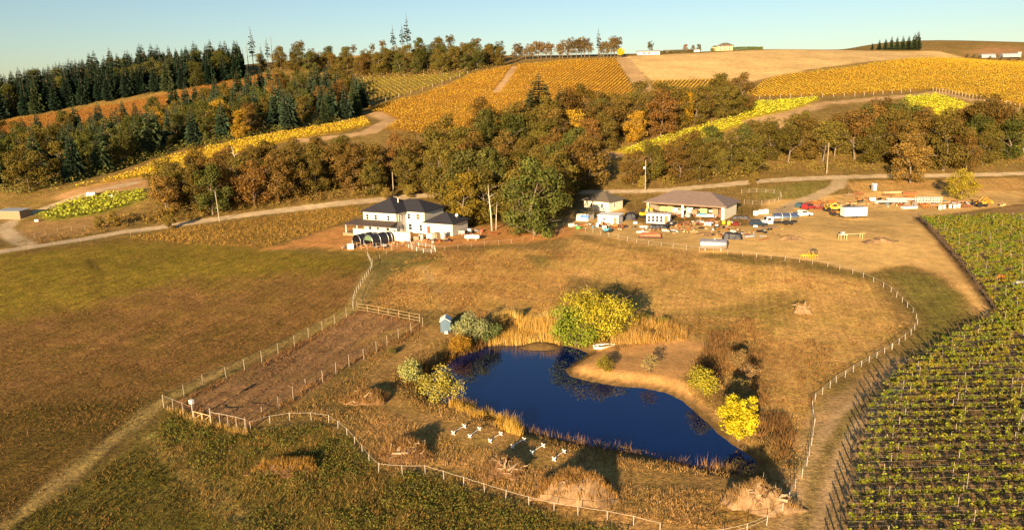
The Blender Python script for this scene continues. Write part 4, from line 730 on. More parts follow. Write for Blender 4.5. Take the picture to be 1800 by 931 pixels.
stuff('undergrowth', [scrub(qa, 2.8, 0.4, 40, (0.20, 0.125, 0.035), 130, 1.0), scrub(qb, 1.5, 0.4, 22, (0.22, 0.16, 0.035), 131, 1.2), scrub(qc, 3.6, 0.6, 30, (0.13, 0.12, 0.03), 132, 2.2), scrub(qd, 4.0, 0.9, 20, (0.17, 0.12, 0.035), 133, 3.0), scrub(qf, 4.5, 0.6, 34, (0.15, 0.105, 0.022), 137, 2.2), scrub(qh, 9.0, 1.2, 34, (0.022, 0.034, 0.018), 138, 3.0), scrub(qi, 5.0, 0.9, 28, (0.075, 0.075, 0.022), 139, 3.0), scrub(qj, 0.9, 0.2, 30, (0.10, 0.068, 0.028), 143, 0.55), scrub(qe, 0.8, 0.3, 14, (0.2, 0.12, 0.035), 134, 0.8)], 'tawny brambles and darkened scrub along the wood edges and pond bank', LEAF, category='undergrowth')

# ---------------------------------------------------------------- hillside vineyards
def rows_in(poly, ang, gap, step, seed):
    """points along parallel vine rows inside a polygon"""
    rng = np.random.default_rng(seed); p = np.array(poly); c, s = math.cos(ang), math.sin(ang)
    u = p[:, 0] * c + p[:, 1] * s; v = -p[:, 0] * s + p[:, 1] * c
    uu, vv = np.meshgrid(np.arange(u.min(), u.max(), step), np.arange(v.min(), v.max(), gap))
    uu = uu + rng.uniform(-0.4, 0.4, uu.shape) * step; vv = vv + rng.normal(size=vv.shape) * 0.12
    x, y = (uu * c - vv * s).ravel(), (uu * s + vv * c).ravel()
    ok = (poly_sd(x, y, poly) < 0) & (np.min([line_sd(x, y, l) - w / 2 for l, w in HILL_TRACKS], axis=0) > 0.5)
    return np.stack([x, y], 1)[ok]
def vine_block(poly, ang, c0, c1, seed, label, gap=2.3, step=0.27, size=0.56, h=1.7, posts=None, patch=30.0):
    q = rows_in(poly, ang, gap, step, seed); rng = np.random.default_rng(seed + 1); n = len(q)
    z = height(q[:, 0], q[:, 1])
    P = np.stack([q[:, 0], q[:, 1], z + rng.uniform(0.45, 1.0, n) * h * 0.8], 1)
    Nn = rng.normal(size=(n, 3)) * 0.5 + np.array([-0.1, -0.3, 0.9])
    V, F = cards(P, Nn, size * rng.uniform(0.7, 1.3, n), rng, 0.85)
    t = np.clip(0.5 + 0.6 * fbm(q[:, 0], q[:, 1] * 2.2, patch, seed + 3, 4) + rng.normal(size=n) * 0.18, 0, 1)[:, None]
    cc = (np.array(c0)[None] * (1 - t) + np.array(c1)[None] * t) * rng.uniform(0.84, 1.16, n)[:, None]
    root = empty('vineyard', on(poly[0])); tag(root, label, 'vineyard')
    o = stuff('canopy', [(V - np.array(root.location)[None], F, np.repeat(np.hstack([cc, np.ones((n, 1))]), 4, 0))], '', LEAF, root)
    if posts:
        pm = MB().box((0, 0, 1.1), (0.22, 0.22, 2.2)).mesh('end_post'); pm.materials.append(POST_WOOD)
        for line, gap_ in posts:
            for p in along(line, gap_): link('end_post', pm, None, root, Vector(on(p)) - root.location)
    return root
def along(pts, gap, jitter=0.0):
    p = np.array(pts, float); seg = np.hypot(*(p[1:] - p[:-1]).T); cum = np.concatenate([[0], np.cumsum(seg)])
    out = []
    n = max(1, int(round(cum[-1] / gap)))
    for d in np.linspace(0, cum[-1], n + 1):
        d = min(max(0, d + random.uniform(-jitter, jitter)), cum[-1]); i = min(np.searchsorted(cum, d, 'right') - 1, len(seg) - 1)
        out.append(tuple(p[i] + (p[i + 1] - p[i]) * (d - cum[i]) / max(seg[i], 1e-9)))
    return out
ORANGE, GOLDV, YEL, GRN, RED = (0.40, 0.195, 0.025), (0.50, 0.31, 0.03), (0.54, 0.40, 0.03), (0.22, 0.22, 0.03), (0.25, 0.105, 0.028)
vine_block([(-56.88, 336.97), (-53.3, 372.47), (-69.29, 383.74), (-76.53, 413.41), (-46.07, 460.72), (-24.36, 519.19), (3.06, 562.27), (46.48, 582.45), (82.85, 588.98), (75.72, 454.34), (62.92, 427.24), (32.79, 411.7), (1.41, 358.39), (-16.91, 343.3), (-33.4, 325.74)], 1.25, GOLDV, ORANGE, 1, 'large orange vineyard sloping below the tree line on the ridge')
vine_block([(-120.14, 545.83), (-77.65, 539.7), (-27.51, 520.28), (-50.7, 472.48), (-75.33, 428.61), (-79.19, 414.31), (-97.2, 465.35)], 1.9, (0.34, 0.24, 0.025), GRN, 2, 'green and yellow striped vineyard under the scrub oak wood', gap=3.2, posts=[([(-76.32, 424.99), (-50.49, 470.32), (-27.51, 520.28)], 12.0), ([(-118.16, 548.07), (-77.19, 536.36), (-43.86, 520.66)], 16.0)])
vine_block([(-151.63, 255.24), (-145.2, 263.81), (-140.75, 280.18), (-135.37, 297.94), (-112.41, 318.34), (-88.49, 349.46), (-72.73, 378.8), (-64.85, 353.31), (-73.53, 328.97), (-87.49, 315.75), (-102.05, 294.12), (-122.63, 268.16), (-135.09, 268.19)], 1.0, YEL, GOLDV, 3, 'bright golden vineyard strip curving above the creek valley wood', size=0.66)
vine_block([(40.16, 302.17), (61.19, 316.01), (107.39, 350.53), (129.49, 396.57), (168.05, 409.3), (155.05, 387.75), (108.76, 337.85), (70.93, 305.8), (51.01, 298.01)], 0.35, (0.42, 0.38, 0.03), (0.36, 0.38, 0.03), 4, 'yellow vineyard strip between the hillside wood and the barn wood', size=0.66)
vine_block([(135.55, 433.87), (166.03, 491.55), (181.47, 509.62), (242.66, 536.34), (394.1, 664.45), (452.28, 669.36), (468.82, 650.38), (256.85, 351.39), (250.16, 365.81), (244.11, 392.64), (240.38, 429.15), (184.24, 418.33), (136.43, 416.32)], 1.45, (0.50, 0.285, 0.03), (0.40, 0.285, 0.03), 5, 'wide orange vineyard above the row of trellis end posts', posts=[([(237.97, 424.72), (242.16, 389.4), (248.36, 363.02)], 2.6), ([(136.24, 410.92), (157.13, 413.06), (188.18, 413.04), (223.33, 421.05)], 6.0)])
vine_block([(212.01, 408), (232, 413.76), (230.07, 376.21), (206.97, 357.24), (192.88, 353.56)], 0.1, (0.44, 0.40, 0.03), (0.34, 0.37, 0.03), 6, 'small bright yellow vineyard patch behind the oak wood', size=0.66)
vine_block([(220.35, 345.67), (243.32, 355.12), (256.53, 343.28), (214.6, 283.89), (206.3, 297.84), (203.26, 309.49)], 0.1, (0.40, 0.39, 0.03), (0.28, 0.34, 0.03), 7, 'yellow green vineyard below the line of trellis posts', size=0.66)
vine_block([(-144.38, 222.54), (-144.6, 234.31), (-141.63, 240.59), (-122.46, 246.49), (-115.77, 235.94), (-125.05, 221.43), (-135.59, 215.87)], 0.4, (0.30, 0.30, 0.03), (0.20, 0.23, 0.03), 8, 'green vineyard block beside the dirt side road', size=0.8, gap=2.4)
vine_block([(-342.44, 485.7), (-333.43, 494.76), (-246, 510.17), (-215.48, 531.27), (-192.68, 546.68), (-177.11, 562.91), (-166.87, 566.59), (-163.15, 542.88), (-172.8, 509.45), (-228.75, 471.58), (-272.84, 454.18), (-305.46, 430.48)], 0.9, (0.34, 0.19, 0.03), RED, 9, 'rust orange vineyard strip below the dark ridge forest')
vine_block([(82.13, 452.05), (95.18, 496.12), (149.58, 504.57), (124.07, 454.21), (93.91, 437.18)], 1.2, ORANGE, GOLDV, 10, 'narrow orange vineyard under the tan hilltop field')

# ---------------------------------------------------------------- trellised vineyard beside the dirt track
EDGE = [(26.45, 54.32), (30.04, 60.73), (33.21, 66.63), (37.86, 74.75), (44.47, 86.45), (51.68, 95.88), (64.81, 108.08), (83.43, 122.09), (94.09, 150.22), (100.58, 170.34), (109.84, 197.11)]
ey = np.array([p[1] for p in EDGE]); ex_ = np.array([p[0] for p in EDGE])
def edge_x(y): return float(np.interp(y, ey, ex_))
def vine_arrays(seed, nl):
    rng = np.random.default_rng(seed); mb = MB()
    mb.tube([(0, 0, -0.1), (0.05, 0.03, 0.45), (0, 0, 0.85)], [0.05, 0.04, 0.035], 4, False)
    mb.tube([(-0.75, 0, 0.9), (0, 0, 0.85), (0.75, 0, 0.9)], [0.02, 0.03, 0.02], 4, False)
    tips = []
    for i in range(9):
        x = rng.uniform(-0.75, 0.75); t = (x * 1.25 + rng.normal() * 0.15, rng.normal() * 0.12, rng.uniform(1.3, 1.75)); tips.append(((x, 0, 0.88), t))
        mb.tube([(x, 0, 0.88), t], [0.012, 0.006], 3, False)
    a = np.array([t[0] for t in tips]); b = np.array([t[1] for t in tips]); k = np.minimum(rng.integers(0, 9, nl), rng.integers(0, 9, nl)); f = rng.random(nl)[:, None] ** 0.4
    P = a[k] * (1 - f) + b[k] * f + rng.normal(size=(nl, 3)) * np.array([0.12, 0.09, 0.09])
    V, F = cards(P, rng.normal(size=(nl, 3)) + np.array([0, -0.4, 0.6]), rng.uniform(0.16, 0.32, nl), rng, 0.9)
    t = rng.random(nl)[:, None]; c = np.where(t < 0.86, np.array([[0.14, 0.155, 0.016]]), np.array([[0.28, 0.215, 0.025]])) * rng.uniform(0.45, 1.4, (nl, 1))
    return mb, (V, F, np.repeat(np.hstack([c, np.ones((nl, 1))]), 4, 0))
VINES = [vine_arrays(600 + i, 56 if i < 6 else 95) for i in range(12)]
vine_mesh = []
for mb, (V, F, c) in VINES:
    fs = [f if len(f) == 4 else f for f in mb.f]; nb = len(mb.v)
    quads = np.array([f for f in mb.f if len(f) == 4])
    Vv = np.vstack([np.array(mb.v), V]); Ff = np.vstack([quads, F + nb]); cc = np.vstack([np.tile([0.09, 0.06, 0.035, 1.0], (nb, 1)), c])
    vine_mesh.append((mesh_np('vine', Vv, Ff, False, cc), Vv, Ff, cc)); vine_mesh[-1][0].materials.append(LEAF)
post_me = MB().box((0, 0, 0.9), (0.05, 0.05, 2.0)).mesh('post'); post_me.materials.append(POST_WOOD)
steel_post = MB().tube([(0, 0, -0.1), (0, 0, 1.95)], 0.025, 5).mesh('post'); steel_post.materials.append(STEEL)
end_me = MB().tube([(0.75, 0, -0.15), (-0.35, 0, 2.05)], [0.085, 0.075], 6).tube([(-0.3, 0, 1.95), (-1.3, 0, 0.0)], 0.02, 4).mesh('end_post'); end_me.materials.append(POST_DARK)
WIRE = paint('trellis_wire', (0.42, 0.36, 0.28), 0.5, 0.4, var=0.05)
rowY = np.arange(54.0, ey.max() - 1, 2.2); n_single = 0
for i, y in enumerate(rowY):
    x0 = edge_x(y); x1 = 0.745 * y + 16.0
    if x1 - x0 < 3: continue
    z0 = hz(x0, y); root = empty('vine_row', (x0, y, z0))
    tag(root, 'trellised vine row with wires and slanted end post beside the dirt track', 'vine row', 'rows of the trellised vineyard')
    link('end_post', end_me, None, root, (0, 0, 0))
    def gz(x): return hz(x, y) - z0
    for x in np.arange(x0 + 3.0 + (i * 0.6) % 2.0, x1, 7.2): link('post', post_me if (i + int(x)) % 7 else steel_post, None, root, (x - x0, 0, gz(x)))
    wb = MB(); xs = np.arange(x0, x1 + 6, 6.0)
    for h_ in (0.45, 0.95, 1.45): wb.tube([(x - x0 + 0.4, 0, gz(x) + h_) for x in xs], 0.016 if h_ < 1 else 0.01, 3, False)
    wb.build('wire', WIRE, root)
    mass = []
    for x in np.arange(x0 + 1.3, x1, 1.35):
        x = x + random.uniform(-0.2, 0.2); k = random.randrange(6) + (6 if random.random() < smooth(85, 110, y) else 0); s = random.uniform(0.8, 1.15)
        if random.random() < 0.05: continue
        if n_single < 300:
            link('vine', vine_mesh[k][0], None, root, (x - x0, 0, gz(x)), (0, 0, random.choice((0, math.pi))), (s, s, s)); n_single += 1
        else:
            _, Vv, Ff, cc = vine_mesh[k]; j = np.array([random.uniform(0.8, 1.25), 1, 1, 1]); g = random.choice((-1, 1))
            mass.append((Vv * np.array([g, g, 1]) * s + np.array([x - x0, 0, gz(x)]), Ff, cc * j))
    if mass: stuff('canopy', mass, '', LEAF, root)

# ---------------------------------------------------------------- fences
def fence(name, pts, gap, h, mat, label, rails=(0.95,), rail_r=0.02, rail_mat=None, post_w=0.05, group=None, jitter=0.15, leanv=0.0, category='fence', flat_rail=False):
    ps = along(pts, gap, jitter); root = empty(name, on(ps[0])); tag(root, label, category, group); o0 = root.location
    pm = MB().box((0, 0, h / 2 - 0.1), (post_w, post_w, h + 0.2)).mesh('post'); pm.materials.append(mat)
    P3 = []
    for p in ps:
        w = Vector(on(p)); P3.append(w - o0)
        link('post', pm, None, root, w - o0, (random.gauss(0, 0.03 + leanv), random.gauss(0, 0.03 + leanv), random.random()))
    for r in rails:
        rb = MB()
        line = []
        for a, b in zip(P3[:-1], P3[1:]):
            line.append(a + Vector((0, 0, r * h))); m = a.lerp(b, 0.5); line.append(m + Vector((0, 0, r * h - 0.04)))
        line.append(P3[-1] + Vector((0, 0, r * h)))
        rb.tube(line, rail_r, 4, False); rb.build('rail' if flat_rail else 'tape', rail_mat or mat, root)
    return root
FENCE_WHITE = paint('weathered_white_post', (0.48, 0.44, 0.37), 0.7, var=0.15, scale=6)
TAPE = paint('fence_tape', (0.5, 0.43, 0.33), 0.7, var=0.1)
fence('track_fence', [(-32.8, 84.6), (-32.26, 85.54), (-29.29, 87.04), (-24.95, 86.99), (-23.1, 85.91), (-20.14, 82), (-17.3, 77.16), (-15.36, 73.45), (-12.77, 72.73), (-10.34, 72.99), (-8.38, 71.82), (-4.62, 69.46), (-0.5, 66.89), (2.84, 65), (5.55, 64.1), (8.46, 63.21), (10.75, 62.26), (13.18, 60.97)], 2.6, 1.05, FENCE_WHITE, 'white tape fence curving between the green weeds and the dry grass', (0.95,), 0.018, TAPE)
fence('track_fence', [(15.99, 59.54), (19.69, 59.85), (22.79, 61.36), (23.67, 62.07), (26.1, 64.31), (27.58, 66.96), (29.83, 70.13), (31.09, 72.12), (32.06, 73.96), (34.02, 77.92), (35.92, 81.98), (37.77, 87.13), (39.18, 89.73), (41.03, 91.68), (44.4, 95.45), (49.89, 100.53), (58.42, 107.96)], 2.7, 1.05, FENCE_WHITE, 'white tape fence beside the rutted dirt track', (0.95, 0.6), 0.018, TAPE)
fence('track_fence', [(58.42, 107.96), (64.32, 113.82), (68.02, 118.5), (70.14, 123.2), (71.74, 131.6), (72.36, 137.1), (71.93, 141.26), (70.5, 146.81), (67.46, 152.08), (61.77, 156.2), (54.42, 160.23)], 3.0, 1.05, FENCE_WHITE, 'white tape fence rounding the corner of the golden meadow', (0.95,), 0.02, TAPE)
fence('track_fence', [(54.42, 160.23), (45.59, 165.09), (37.47, 169.75), (30.29, 174.71), (23.23, 184.12), (18.24, 192.39), (14.14, 198.1)], 3.2, 1.1, FENCE_WHITE, 'white tape fence between the golden meadow and the farm yard', (0.95,), 0.015, TAPE)
fence('track_fence', [(-29.72, 132.25), (-30.65, 136.37), (-31.1, 141.99), (-30.92, 148.35), (-30.81, 155.67), (-30.93, 159.86), (-32.38, 164.42), (-33.6, 168.33)], 2.0, 1.15, FENCE_WHITE, 'close set white fence along the corner of the mown meadow', (0.92,), 0.03, TAPE)
fence('wire_fence', [(-31.4, 162.53), (-27.42, 175.16), (-24.93, 177.22), (-16.11, 171.51), (-9.52, 174.75), (0.11, 177.36), (13.41, 188.06)], 3.4, 1.1, POST_WOOD, 'low post fence across the red earth below the house', (0.9,), 0.012, TAPE)
fence('roadside_fence', [(-125.53, 177.87), (-119.76, 182.08), (-115.43, 186.89), (-109.76, 192.63), (-102.42, 196.08)], 5.5, 1.2, POST_WOOD, 'sparse post fence between the meadow and the gravel road', (0.85,), 0.01, TAPE)
fence('roadside_fence', [(-128.82, 196.65), (-127.35, 200.6), (-126.07, 203.78), (-119.96, 205.7)], 3.4, 1.2, POST_WOOD, 'short post fence beside the dirt side road', (0.85,), 0.01, TAPE)
fence('garden_fence', [(-46.73, 91.74), (-46.01, 93.36), (-44.43, 98.41), (-42.02, 101.48), (-40.14, 105.7), (-38.26, 109.91), (-36.22, 114.03), (-34.1, 119.12), (-30.41, 127.53), (-28.91, 131.9)], 3.6, 1.9, POST_WOOD, 'tall post fence between the garden plot and the hay meadow', (0.97, 0.5), 0.01, WIRE, 0.065)
fence('garden_fence', [(-33.15, 83.99), (-30.86, 90.58), (-29.27, 95.78), (-27.64, 98.76), (-25.34, 104.62), (-23.13, 108.31), (-21.21, 112.66), (-19.17, 116.92), (-15.64, 122.67)], 3.4, 1.9, POST_WOOD, 'tall post fence between the garden plot and the pond', (0.97, 0.5), 0.01, WIRE, 0.065)
fence('garden_fence', [(-28.91, 131.9), (-26.39, 130.84), (-22.93, 128.84), (-19.81, 127.19), (-16.53, 125.27)], 2.4, 1.5, WOOD, 'short brown fence at the upper end of the garden plot', (0.95, 0.55, 0.2), 0.03, WOOD_NEW, 0.1)
fence('garden_fence', [(-46.73, 91.74), (-45.01, 90.57), (-42.64, 88.88), (-41.08, 87.78)], 2.0, 1.8, POST_WOOD, 'garden fence piece beside the gate with the white box', (0.97,), 0.02, POST_WOOD, 0.07)
fence('garden_fence', [(-38.32, 86.32), (-36.89, 85.76), (-35.06, 85.03), (-33.15, 83.99)], 1.5, 1.7, POST_WOOD, 'garden fence piece of joined hoops below the gate', (0.98,), 0.04, POST_WOOD, 0.07)
# garden gate: two framed leaves between posts, a white box on one post
g0, g1 = Vector(on((-41.08, 87.78))), Vector(on((-38.32, 86.32)))
gd = g1 - g0; ga = math.atan2(gd.y, gd.x); gl = gd.length
gate = empty('garden_gate', g0, ga); tag(gate, 'brown double gate of the garden plot', 'gate')
for i in (0, 1):
    x0, x1 = 0.08 + i * (gl / 2), gl / 2 - 0.04 + i * (gl / 2)
    mb = MB()
    for x in (x0, x1): mb.box((x, 0, 0.62), (0.09, 0.06, 1.15))
    for z in (0.09, 1.15): mb.box(((x0 + x1) / 2, 0, z), (x1 - x0 - 0.09, 0.055, 0.09))
    lf = mb.build('gate_leaf', WOOD_NEW, gate)
    MB().box(((x0 + x1) / 2, 0, 0.62), (0.05, 0.05, math.hypot(x1 - x0, 0.95)), 0, math.atan2(x1 - x0 - 0.1, 0.95)).build('brace', WOOD_NEW, lf)
for x in (-0.06, gl + 0.06): MB().box((x, 0, 1.05), (0.12, 0.12, 2.3)).build('gate_post', POST_WOOD, gate)
box_ = empty('nest_box', g0 + Vector((0, 0, 2.21)), ga); tag(box_, 'white box fixed on top of a garden gate post', 'box')
MB().box((-0.06, 0, 0.21), (0.55, 0.36, 0.42)).build('body', WHITE, box_); MB().box((-0.06, 0, 0.45), (0.64, 0.44, 0.05)).build('lid', WHITE, box_)

# ---------------------------------------------------------------- things round the pond
for i, (a, b) in enumerate(zip([(-7.48, 82.02), (-5.44, 81.03), (-3, 79.74), (-0.38, 78.2), (1.81, 76.66), (4.22, 75.03)], [(-6.24, 83.82), (-4.36, 82.95), (-1.75, 81.53), (1, 79.92), (3.17, 78.33), (5.46, 76.77)])):
    A, B = Vector(on(a)), Vector(on(b)); d = B - A; ang = math.atan2(d.y, d.x); L = d.length
    r = empty('cavaletti_jump', A, ang)
    tag(r, ['white horse jump pole on crossed ends, first from the golden reeds', 'white horse jump pole, second from the golden reeds', 'white horse jump pole, third from the golden reeds', 'white horse jump pole with the stump mound right behind it', 'white horse jump pole, second from the big dirt mound', 'white horse jump pole beside the shadow of the big dirt mound'][i].replace('right ', ''), 'horse jump', 'row of white horse jumps by the pond')
    for x in (0, L):
        mb = MB()
        for s in (-1, 1): mb.box((x + s * 0.012, 0, 0.21), (0.1, 0.1, 0.64), 0, 0, s * math.pi / 4)
        mb.build('cross_end', WHITE, r)
    MB().tube([(-0.12, 0, 0.28), (L + 0.12, 0, 0.28)], 0.038, 8).build('pole', WHITE, r)
sp = (-11.52, 119.95); shed = empty('blue_shed', on(sp), 0.03); tag(shed, 'small blue grey shed with a white gable roof by the pond', 'shed')
SHED_BLUE = paint('blue_grey_boards', (0.085, 0.14, 0.20), 0.7, var=0.08)
w, d, h = 0.85, 1.1, 1.95
MB().prism([(-w, 0), (w, 0), (w, h), (0, h + 0.55), (-w, h)], 'y', 0, 2 * d).build('wall', SHED_BLUE, shed)
for s in (-1, 1): MB().box((s * 0.5, d, h + 0.27), (1.14, 2 * d + 0.3, 0.06), 0, s * math.atan2(0.55, 0.85)).build('roof_panel', WHITE, shed)
dr = MB().box((0, -0.02, 0.9), (0.8, 0.03, 1.7)).build('door', SHED_BLUE, shed); MB().box((0.3, -0.05, 0.9), (0.04, 0.04, 0.14)).build('handle', DARK, dr)
MB().box((0.15, -0.45, 0.18), (0.55, 0.55, 0.4)).build('step', WHITE, shed)
# rowing boat pulled up on the bank
def boat_mesh():
    L, W, H = 2.7, 1.15, 0.42; secs = []
    for t in np.linspace(0, 1, 9):
        w = W / 2 * (1 - max(0, (t - 0.45) / 0.55) ** 2.2) * (0.82 + 0.18 * min(1, t * 4)); z0 = 0.05 + 0.18 * max(0, t - 0.55) ** 1.2
        x = L * t
        secs.append([(x, -w, H + 0.1 * t * t), (x, -w * 0.8, z0 + 0.08), (x, 0, z0), (x, w * 0.8, z0 + 0.08), (x, w, H + 0.1 * t * t), (x, w * 0.86, H + 0.1 * t * t), (x, w * 0.66, z0 + 0.12), (x, 0, z0 + 0.06), (x, -w * 0.66, z0 + 0.12), (x, -w * 0.86, H + 0.1 * t * t)])
    mb = MB(); n = 10; vs = [v for s_ in secs for v in s_]; fs = []
    for i in range(8):
        for j in range(n): fs.append((i * n + j, i * n + (j + 1) % n, (i + 1) * n + (j + 1) % n, (i + 1) * n + j))
    fs.append((0, 9, 8, 7, 6, 5, 4, 3, 2, 1)); return mb.add(vs, fs)
boat = empty('rowing_boat', on((12.85, 112.27), 0.15), 0.12); boat.scale = (1.3, 1.3, 1.3); tag(boat, 'white rowing boat pulled up on the bank beside the green willow', 'boat')
boat_mesh().build('hull', WHITE, boat)
for x in (0.7, 1.5): MB().box((x, 0, 0.36), (0.22, 0.92, 0.04)).build('seat', WOOD, boat)
MB().box((0.06, 0, 0.3), (0.05, 0.9, 0.3)).build('transom', WHITE, boat)

# ---------------------------------------------------------------- heaps of earth, stumps and roots
SOIL = paint('pale_heaped_soil', (0.255, 0.165, 0.088), 0.95, 0.05, var=0.35, scale=1.4, dirt=(0.2, 0.11, 0.05), dirt_amt=0.5, bump=0.8)
SOIL_DARK = paint('brown_heaped_soil', (0.2, 0.11, 0.05), 0.95, 0.05, var=0.35, scale=1.6, dirt=(0.12, 0.065, 0.03), dirt_amt=0.6, bump=0.8)
ROOT = paint('root_wood', (0.36, 0.25, 0.15), 0.9, var=0.3, scale=4)
def mound(p, rx, ry, h, seed, label, mat, roots, tufts, tc, rz=0.0, name='earth_mound', logs=0):
    rng = np.random.default_rng(seed); root = empty(name, on(p), rz); tag(root, label, 'mound')
    nr, na = 22, 54
    tt_, aa_ = np.meshgrid(np.linspace(0, 1, nr), np.arange(na) * 2 * math.pi / na, indexing='ij')
    kk = 1 + 0.45 * noise2(np.cos(aa_) * 1.9 + seed * 3.1, np.sin(aa_) * 1.9, 1.0, seed) + 0.2 * noise2(np.cos(aa_) * 5 + seed, np.sin(aa_) * 5, 1.0, seed + 2)
    xx, yy = rx * tt_ * kk * np.cos(aa_), ry * tt_ * kk * np.sin(aa_)
    zz = np.zeros_like(xx)
    for _ in range(6):                                              # several tipped loads run together
        cx_, cy_ = rng.uniform(-0.55, 0.55) * rx, rng.uniform(-0.4, 0.4) * ry; ww_ = rng.uniform(0.3, 0.5); zz = np.maximum(zz, h * rng.uniform(0.6, 1.05) * np.exp(-((xx - cx_) / (rx * ww_)) ** 2 - ((yy - cy_) / (ry * ww_ * 1.3)) ** 2))
    edge_ = 1 - tt_ ** 4
    zz = (zz + 0.12 * h + 0.3 * h * fbm(xx, yy, 1.3, seed, 3) * (zz / h) + 0.3 * np.abs(fbm(xx, yy, 0.6, seed + 9, 2))) * edge_
    zz[-1] = -0.25
    V = np.stack([xx.ravel(), yy.ravel(), zz.ravel()], 1)
    idx_ = np.arange(nr * na).reshape(nr, na); Fm = np.stack([idx_[:-1], np.roll(idx_[:-1], -1, 1), np.roll(idx_[1:], -1, 1), idx_[1:]], -1).reshape(-1, 4)[:, ::-1]
    link('soil', mesh_np('soil', V, Fm, True), mat, root)
    if roots:
        mb = MB()
        for _ in range(roots):
            a = rng.random() * 6.28; r_ = rng.uniform(0.1, 0.75); x, y = rx * r_ * math.cos(a), ry * r_ * math.sin(a); z = float(V[int(r_ * (nr - 1)) * na + int(a / 6.2832 * na) % na][2]) - 0.05
            pt = Vector((x, y, z)); dr_ = Vector((rng.normal(), rng.normal() - 0.4, rng.uniform(0.1, 1.1))).normalized(); pts_ = [pt]
            for _k in range(3):
                dr_ = (dr_ + Vector((rng.normal(), rng.normal(), rng.normal() - 0.25)) * 0.4).normalized(); pt = pt + dr_ * rng.uniform(0.2, 0.5); pts_.append(pt)
            rr_ = rng.uniform(0.04, 0.12); mb.tube(pts_, [rr_, rr_ * 0.8, rr_ * 0.5, rr_ * 0.2], 5)
        tag(mb.build('roots', ROOT, root), kind='stuff')
    for _ in range(logs):
        a = rng.random() * 3.14; x, y = rng.uniform(-0.5, 0.5) * rx, rng.uniform(-0.7, 0.1) * ry; z = h * 0.6
        MB().tube([(x - math.cos(a) * 0.9, y - math.sin(a) * 0.9, z), (x + math.cos(a) * 0.9, y + math.sin(a) * 0.9, z + rng.uniform(-0.2, 0.5))], [0.16, 0.12], 7).build('log', ROOT, root)
    if tufts:
        a = np.where(rng.random(tufts) < 0.7, rng.uniform(-0.6, 3.75, tufts), rng.uniform(0, 6.283, tufts)) % 6.283; r_ = np.sqrt(rng.random(tufts)) * 0.9; i_ = (r_ * (nr - 1)).astype(int) * na + (a / 6.2832 * na).astype(int) % na
        nb = 6; m = tufts * nb; B = np.repeat(V[i_], nb, 0) + np.hstack([rng.normal(size=(m, 2)) * 0.12, np.full((m, 1), -0.05)])
        aa = rng.random(m) * 6.28; ww = 0.04; S = np.stack([np.cos(aa) * ww, np.sin(aa) * ww, np.zeros(m)], 1); hh = rng.uniform(0.25, 0.75, m)
        T = np.stack([rng.normal(size=m) * 0.3 * hh, rng.normal(size=m) * 0.3 * hh, hh], 1)
        VV = np.stack([B - S, B + S, B + T], 1).reshape(-1, 3); c = np.array(tc)[None] * 0.8 * rng.uniform(0.5, 1.3, (m, 1))
        stuff('dry_grass', [(VV, np.arange(3 * m).reshape(m, 3), np.repeat(np.hstack([c, np.ones((m, 1))]), 3, 0))], '', BLADE, root)
    return root
mound((6.01, 68.14), 4.9, 2.5, 1.9, 1, 'largest pale dirt mound with dry grass on its crest', SOIL, 10, 900, (0.40, 0.22, 0.07))
mound((-1.21, 72.86), 2.6, 1.7, 1.25, 2, 'mound of roots and stumps beside the horse jumps', SOIL_DARK, 34, 380, (0.34, 0.2, 0.08), logs=3)
mound((23.84, 65.32), 3.6, 2.1, 1.8, 3, 'pale mound with tangled roots inside the fence corner', SOIL, 40, 420, (0.36, 0.22, 0.09), logs=3)
mound((-20.24, 92.61), 3.2, 2.0, 1.0, 4, 'grassy brown mound between the garden and the pond', SOIL_DARK, 14, 650, (0.38, 0.22, 0.08))
mound((-12.42, 77.49), 3.4, 2.0, 1.1, 5, 'brown mound of roots beside the curving white fence', SOIL_DARK, 34, 600, (0.36, 0.2, 0.07), logs=2)
mound((51.62, 126.4), 1.5, 1.2, 1.5, 6, 'pale upturned stump in the golden meadow', SOIL, 26, 50, (0.4, 0.25, 0.09), name='tree_stump')
mound((-25.25, 74.62), 3.6, 1.6, 0.5, 7, 'low hummock of tall orange grass among the weeds', SOIL_DARK, 0, 420, (0.44, 0.25, 0.06))

# ---------------------------------------------------------------- utility poles
def pole(p, h, label, arm=True, lamp=False, lean=0.0):
    r = empty('utility_pole', on(p)); tag(r, label, 'utility pole')
    MB().tube([(0, 0, -0.3), (lean * h, 0, h)], [0.17, 0.11], 8).build('pole', POST_WOOD, r)
    if arm:
        MB().box((lean * h, 0, h - 0.7), (2.0, 0.12, 0.14)).build('crossarm', POST_WOOD, r)
        for x in (-0.85, 0.0, 0.85): MB().lathe([(0.05, 0), (0.08, 0.08), (0.04, 0.2)], 6, (lean * h + x, 0, h - 0.62)).build('insulator', WHITE, r)
    if lamp: MB().lathe([(0.1, -0.45), (0.3, -0.25), (0.3, 0.25), (0.12, 0.4)], 10, (-0.42, 0, h - 2.6)).build('transformer', WHITE, r)
    return r
pole((45.57, 249.18), 10.5, 'tall pale utility pole with a transformer beside the barn', False, True)
pole((-84.21, 211.34), 8.8, 'slim leaning utility pole beside the gravel road and meadow', False, False, -0.04)
pole((-37.9, 238.68), 8.0, 'utility pole on the road behind the house', False)
pole((113.39, 264.93), 11.0, 'utility pole in front of the open oak wood', False)

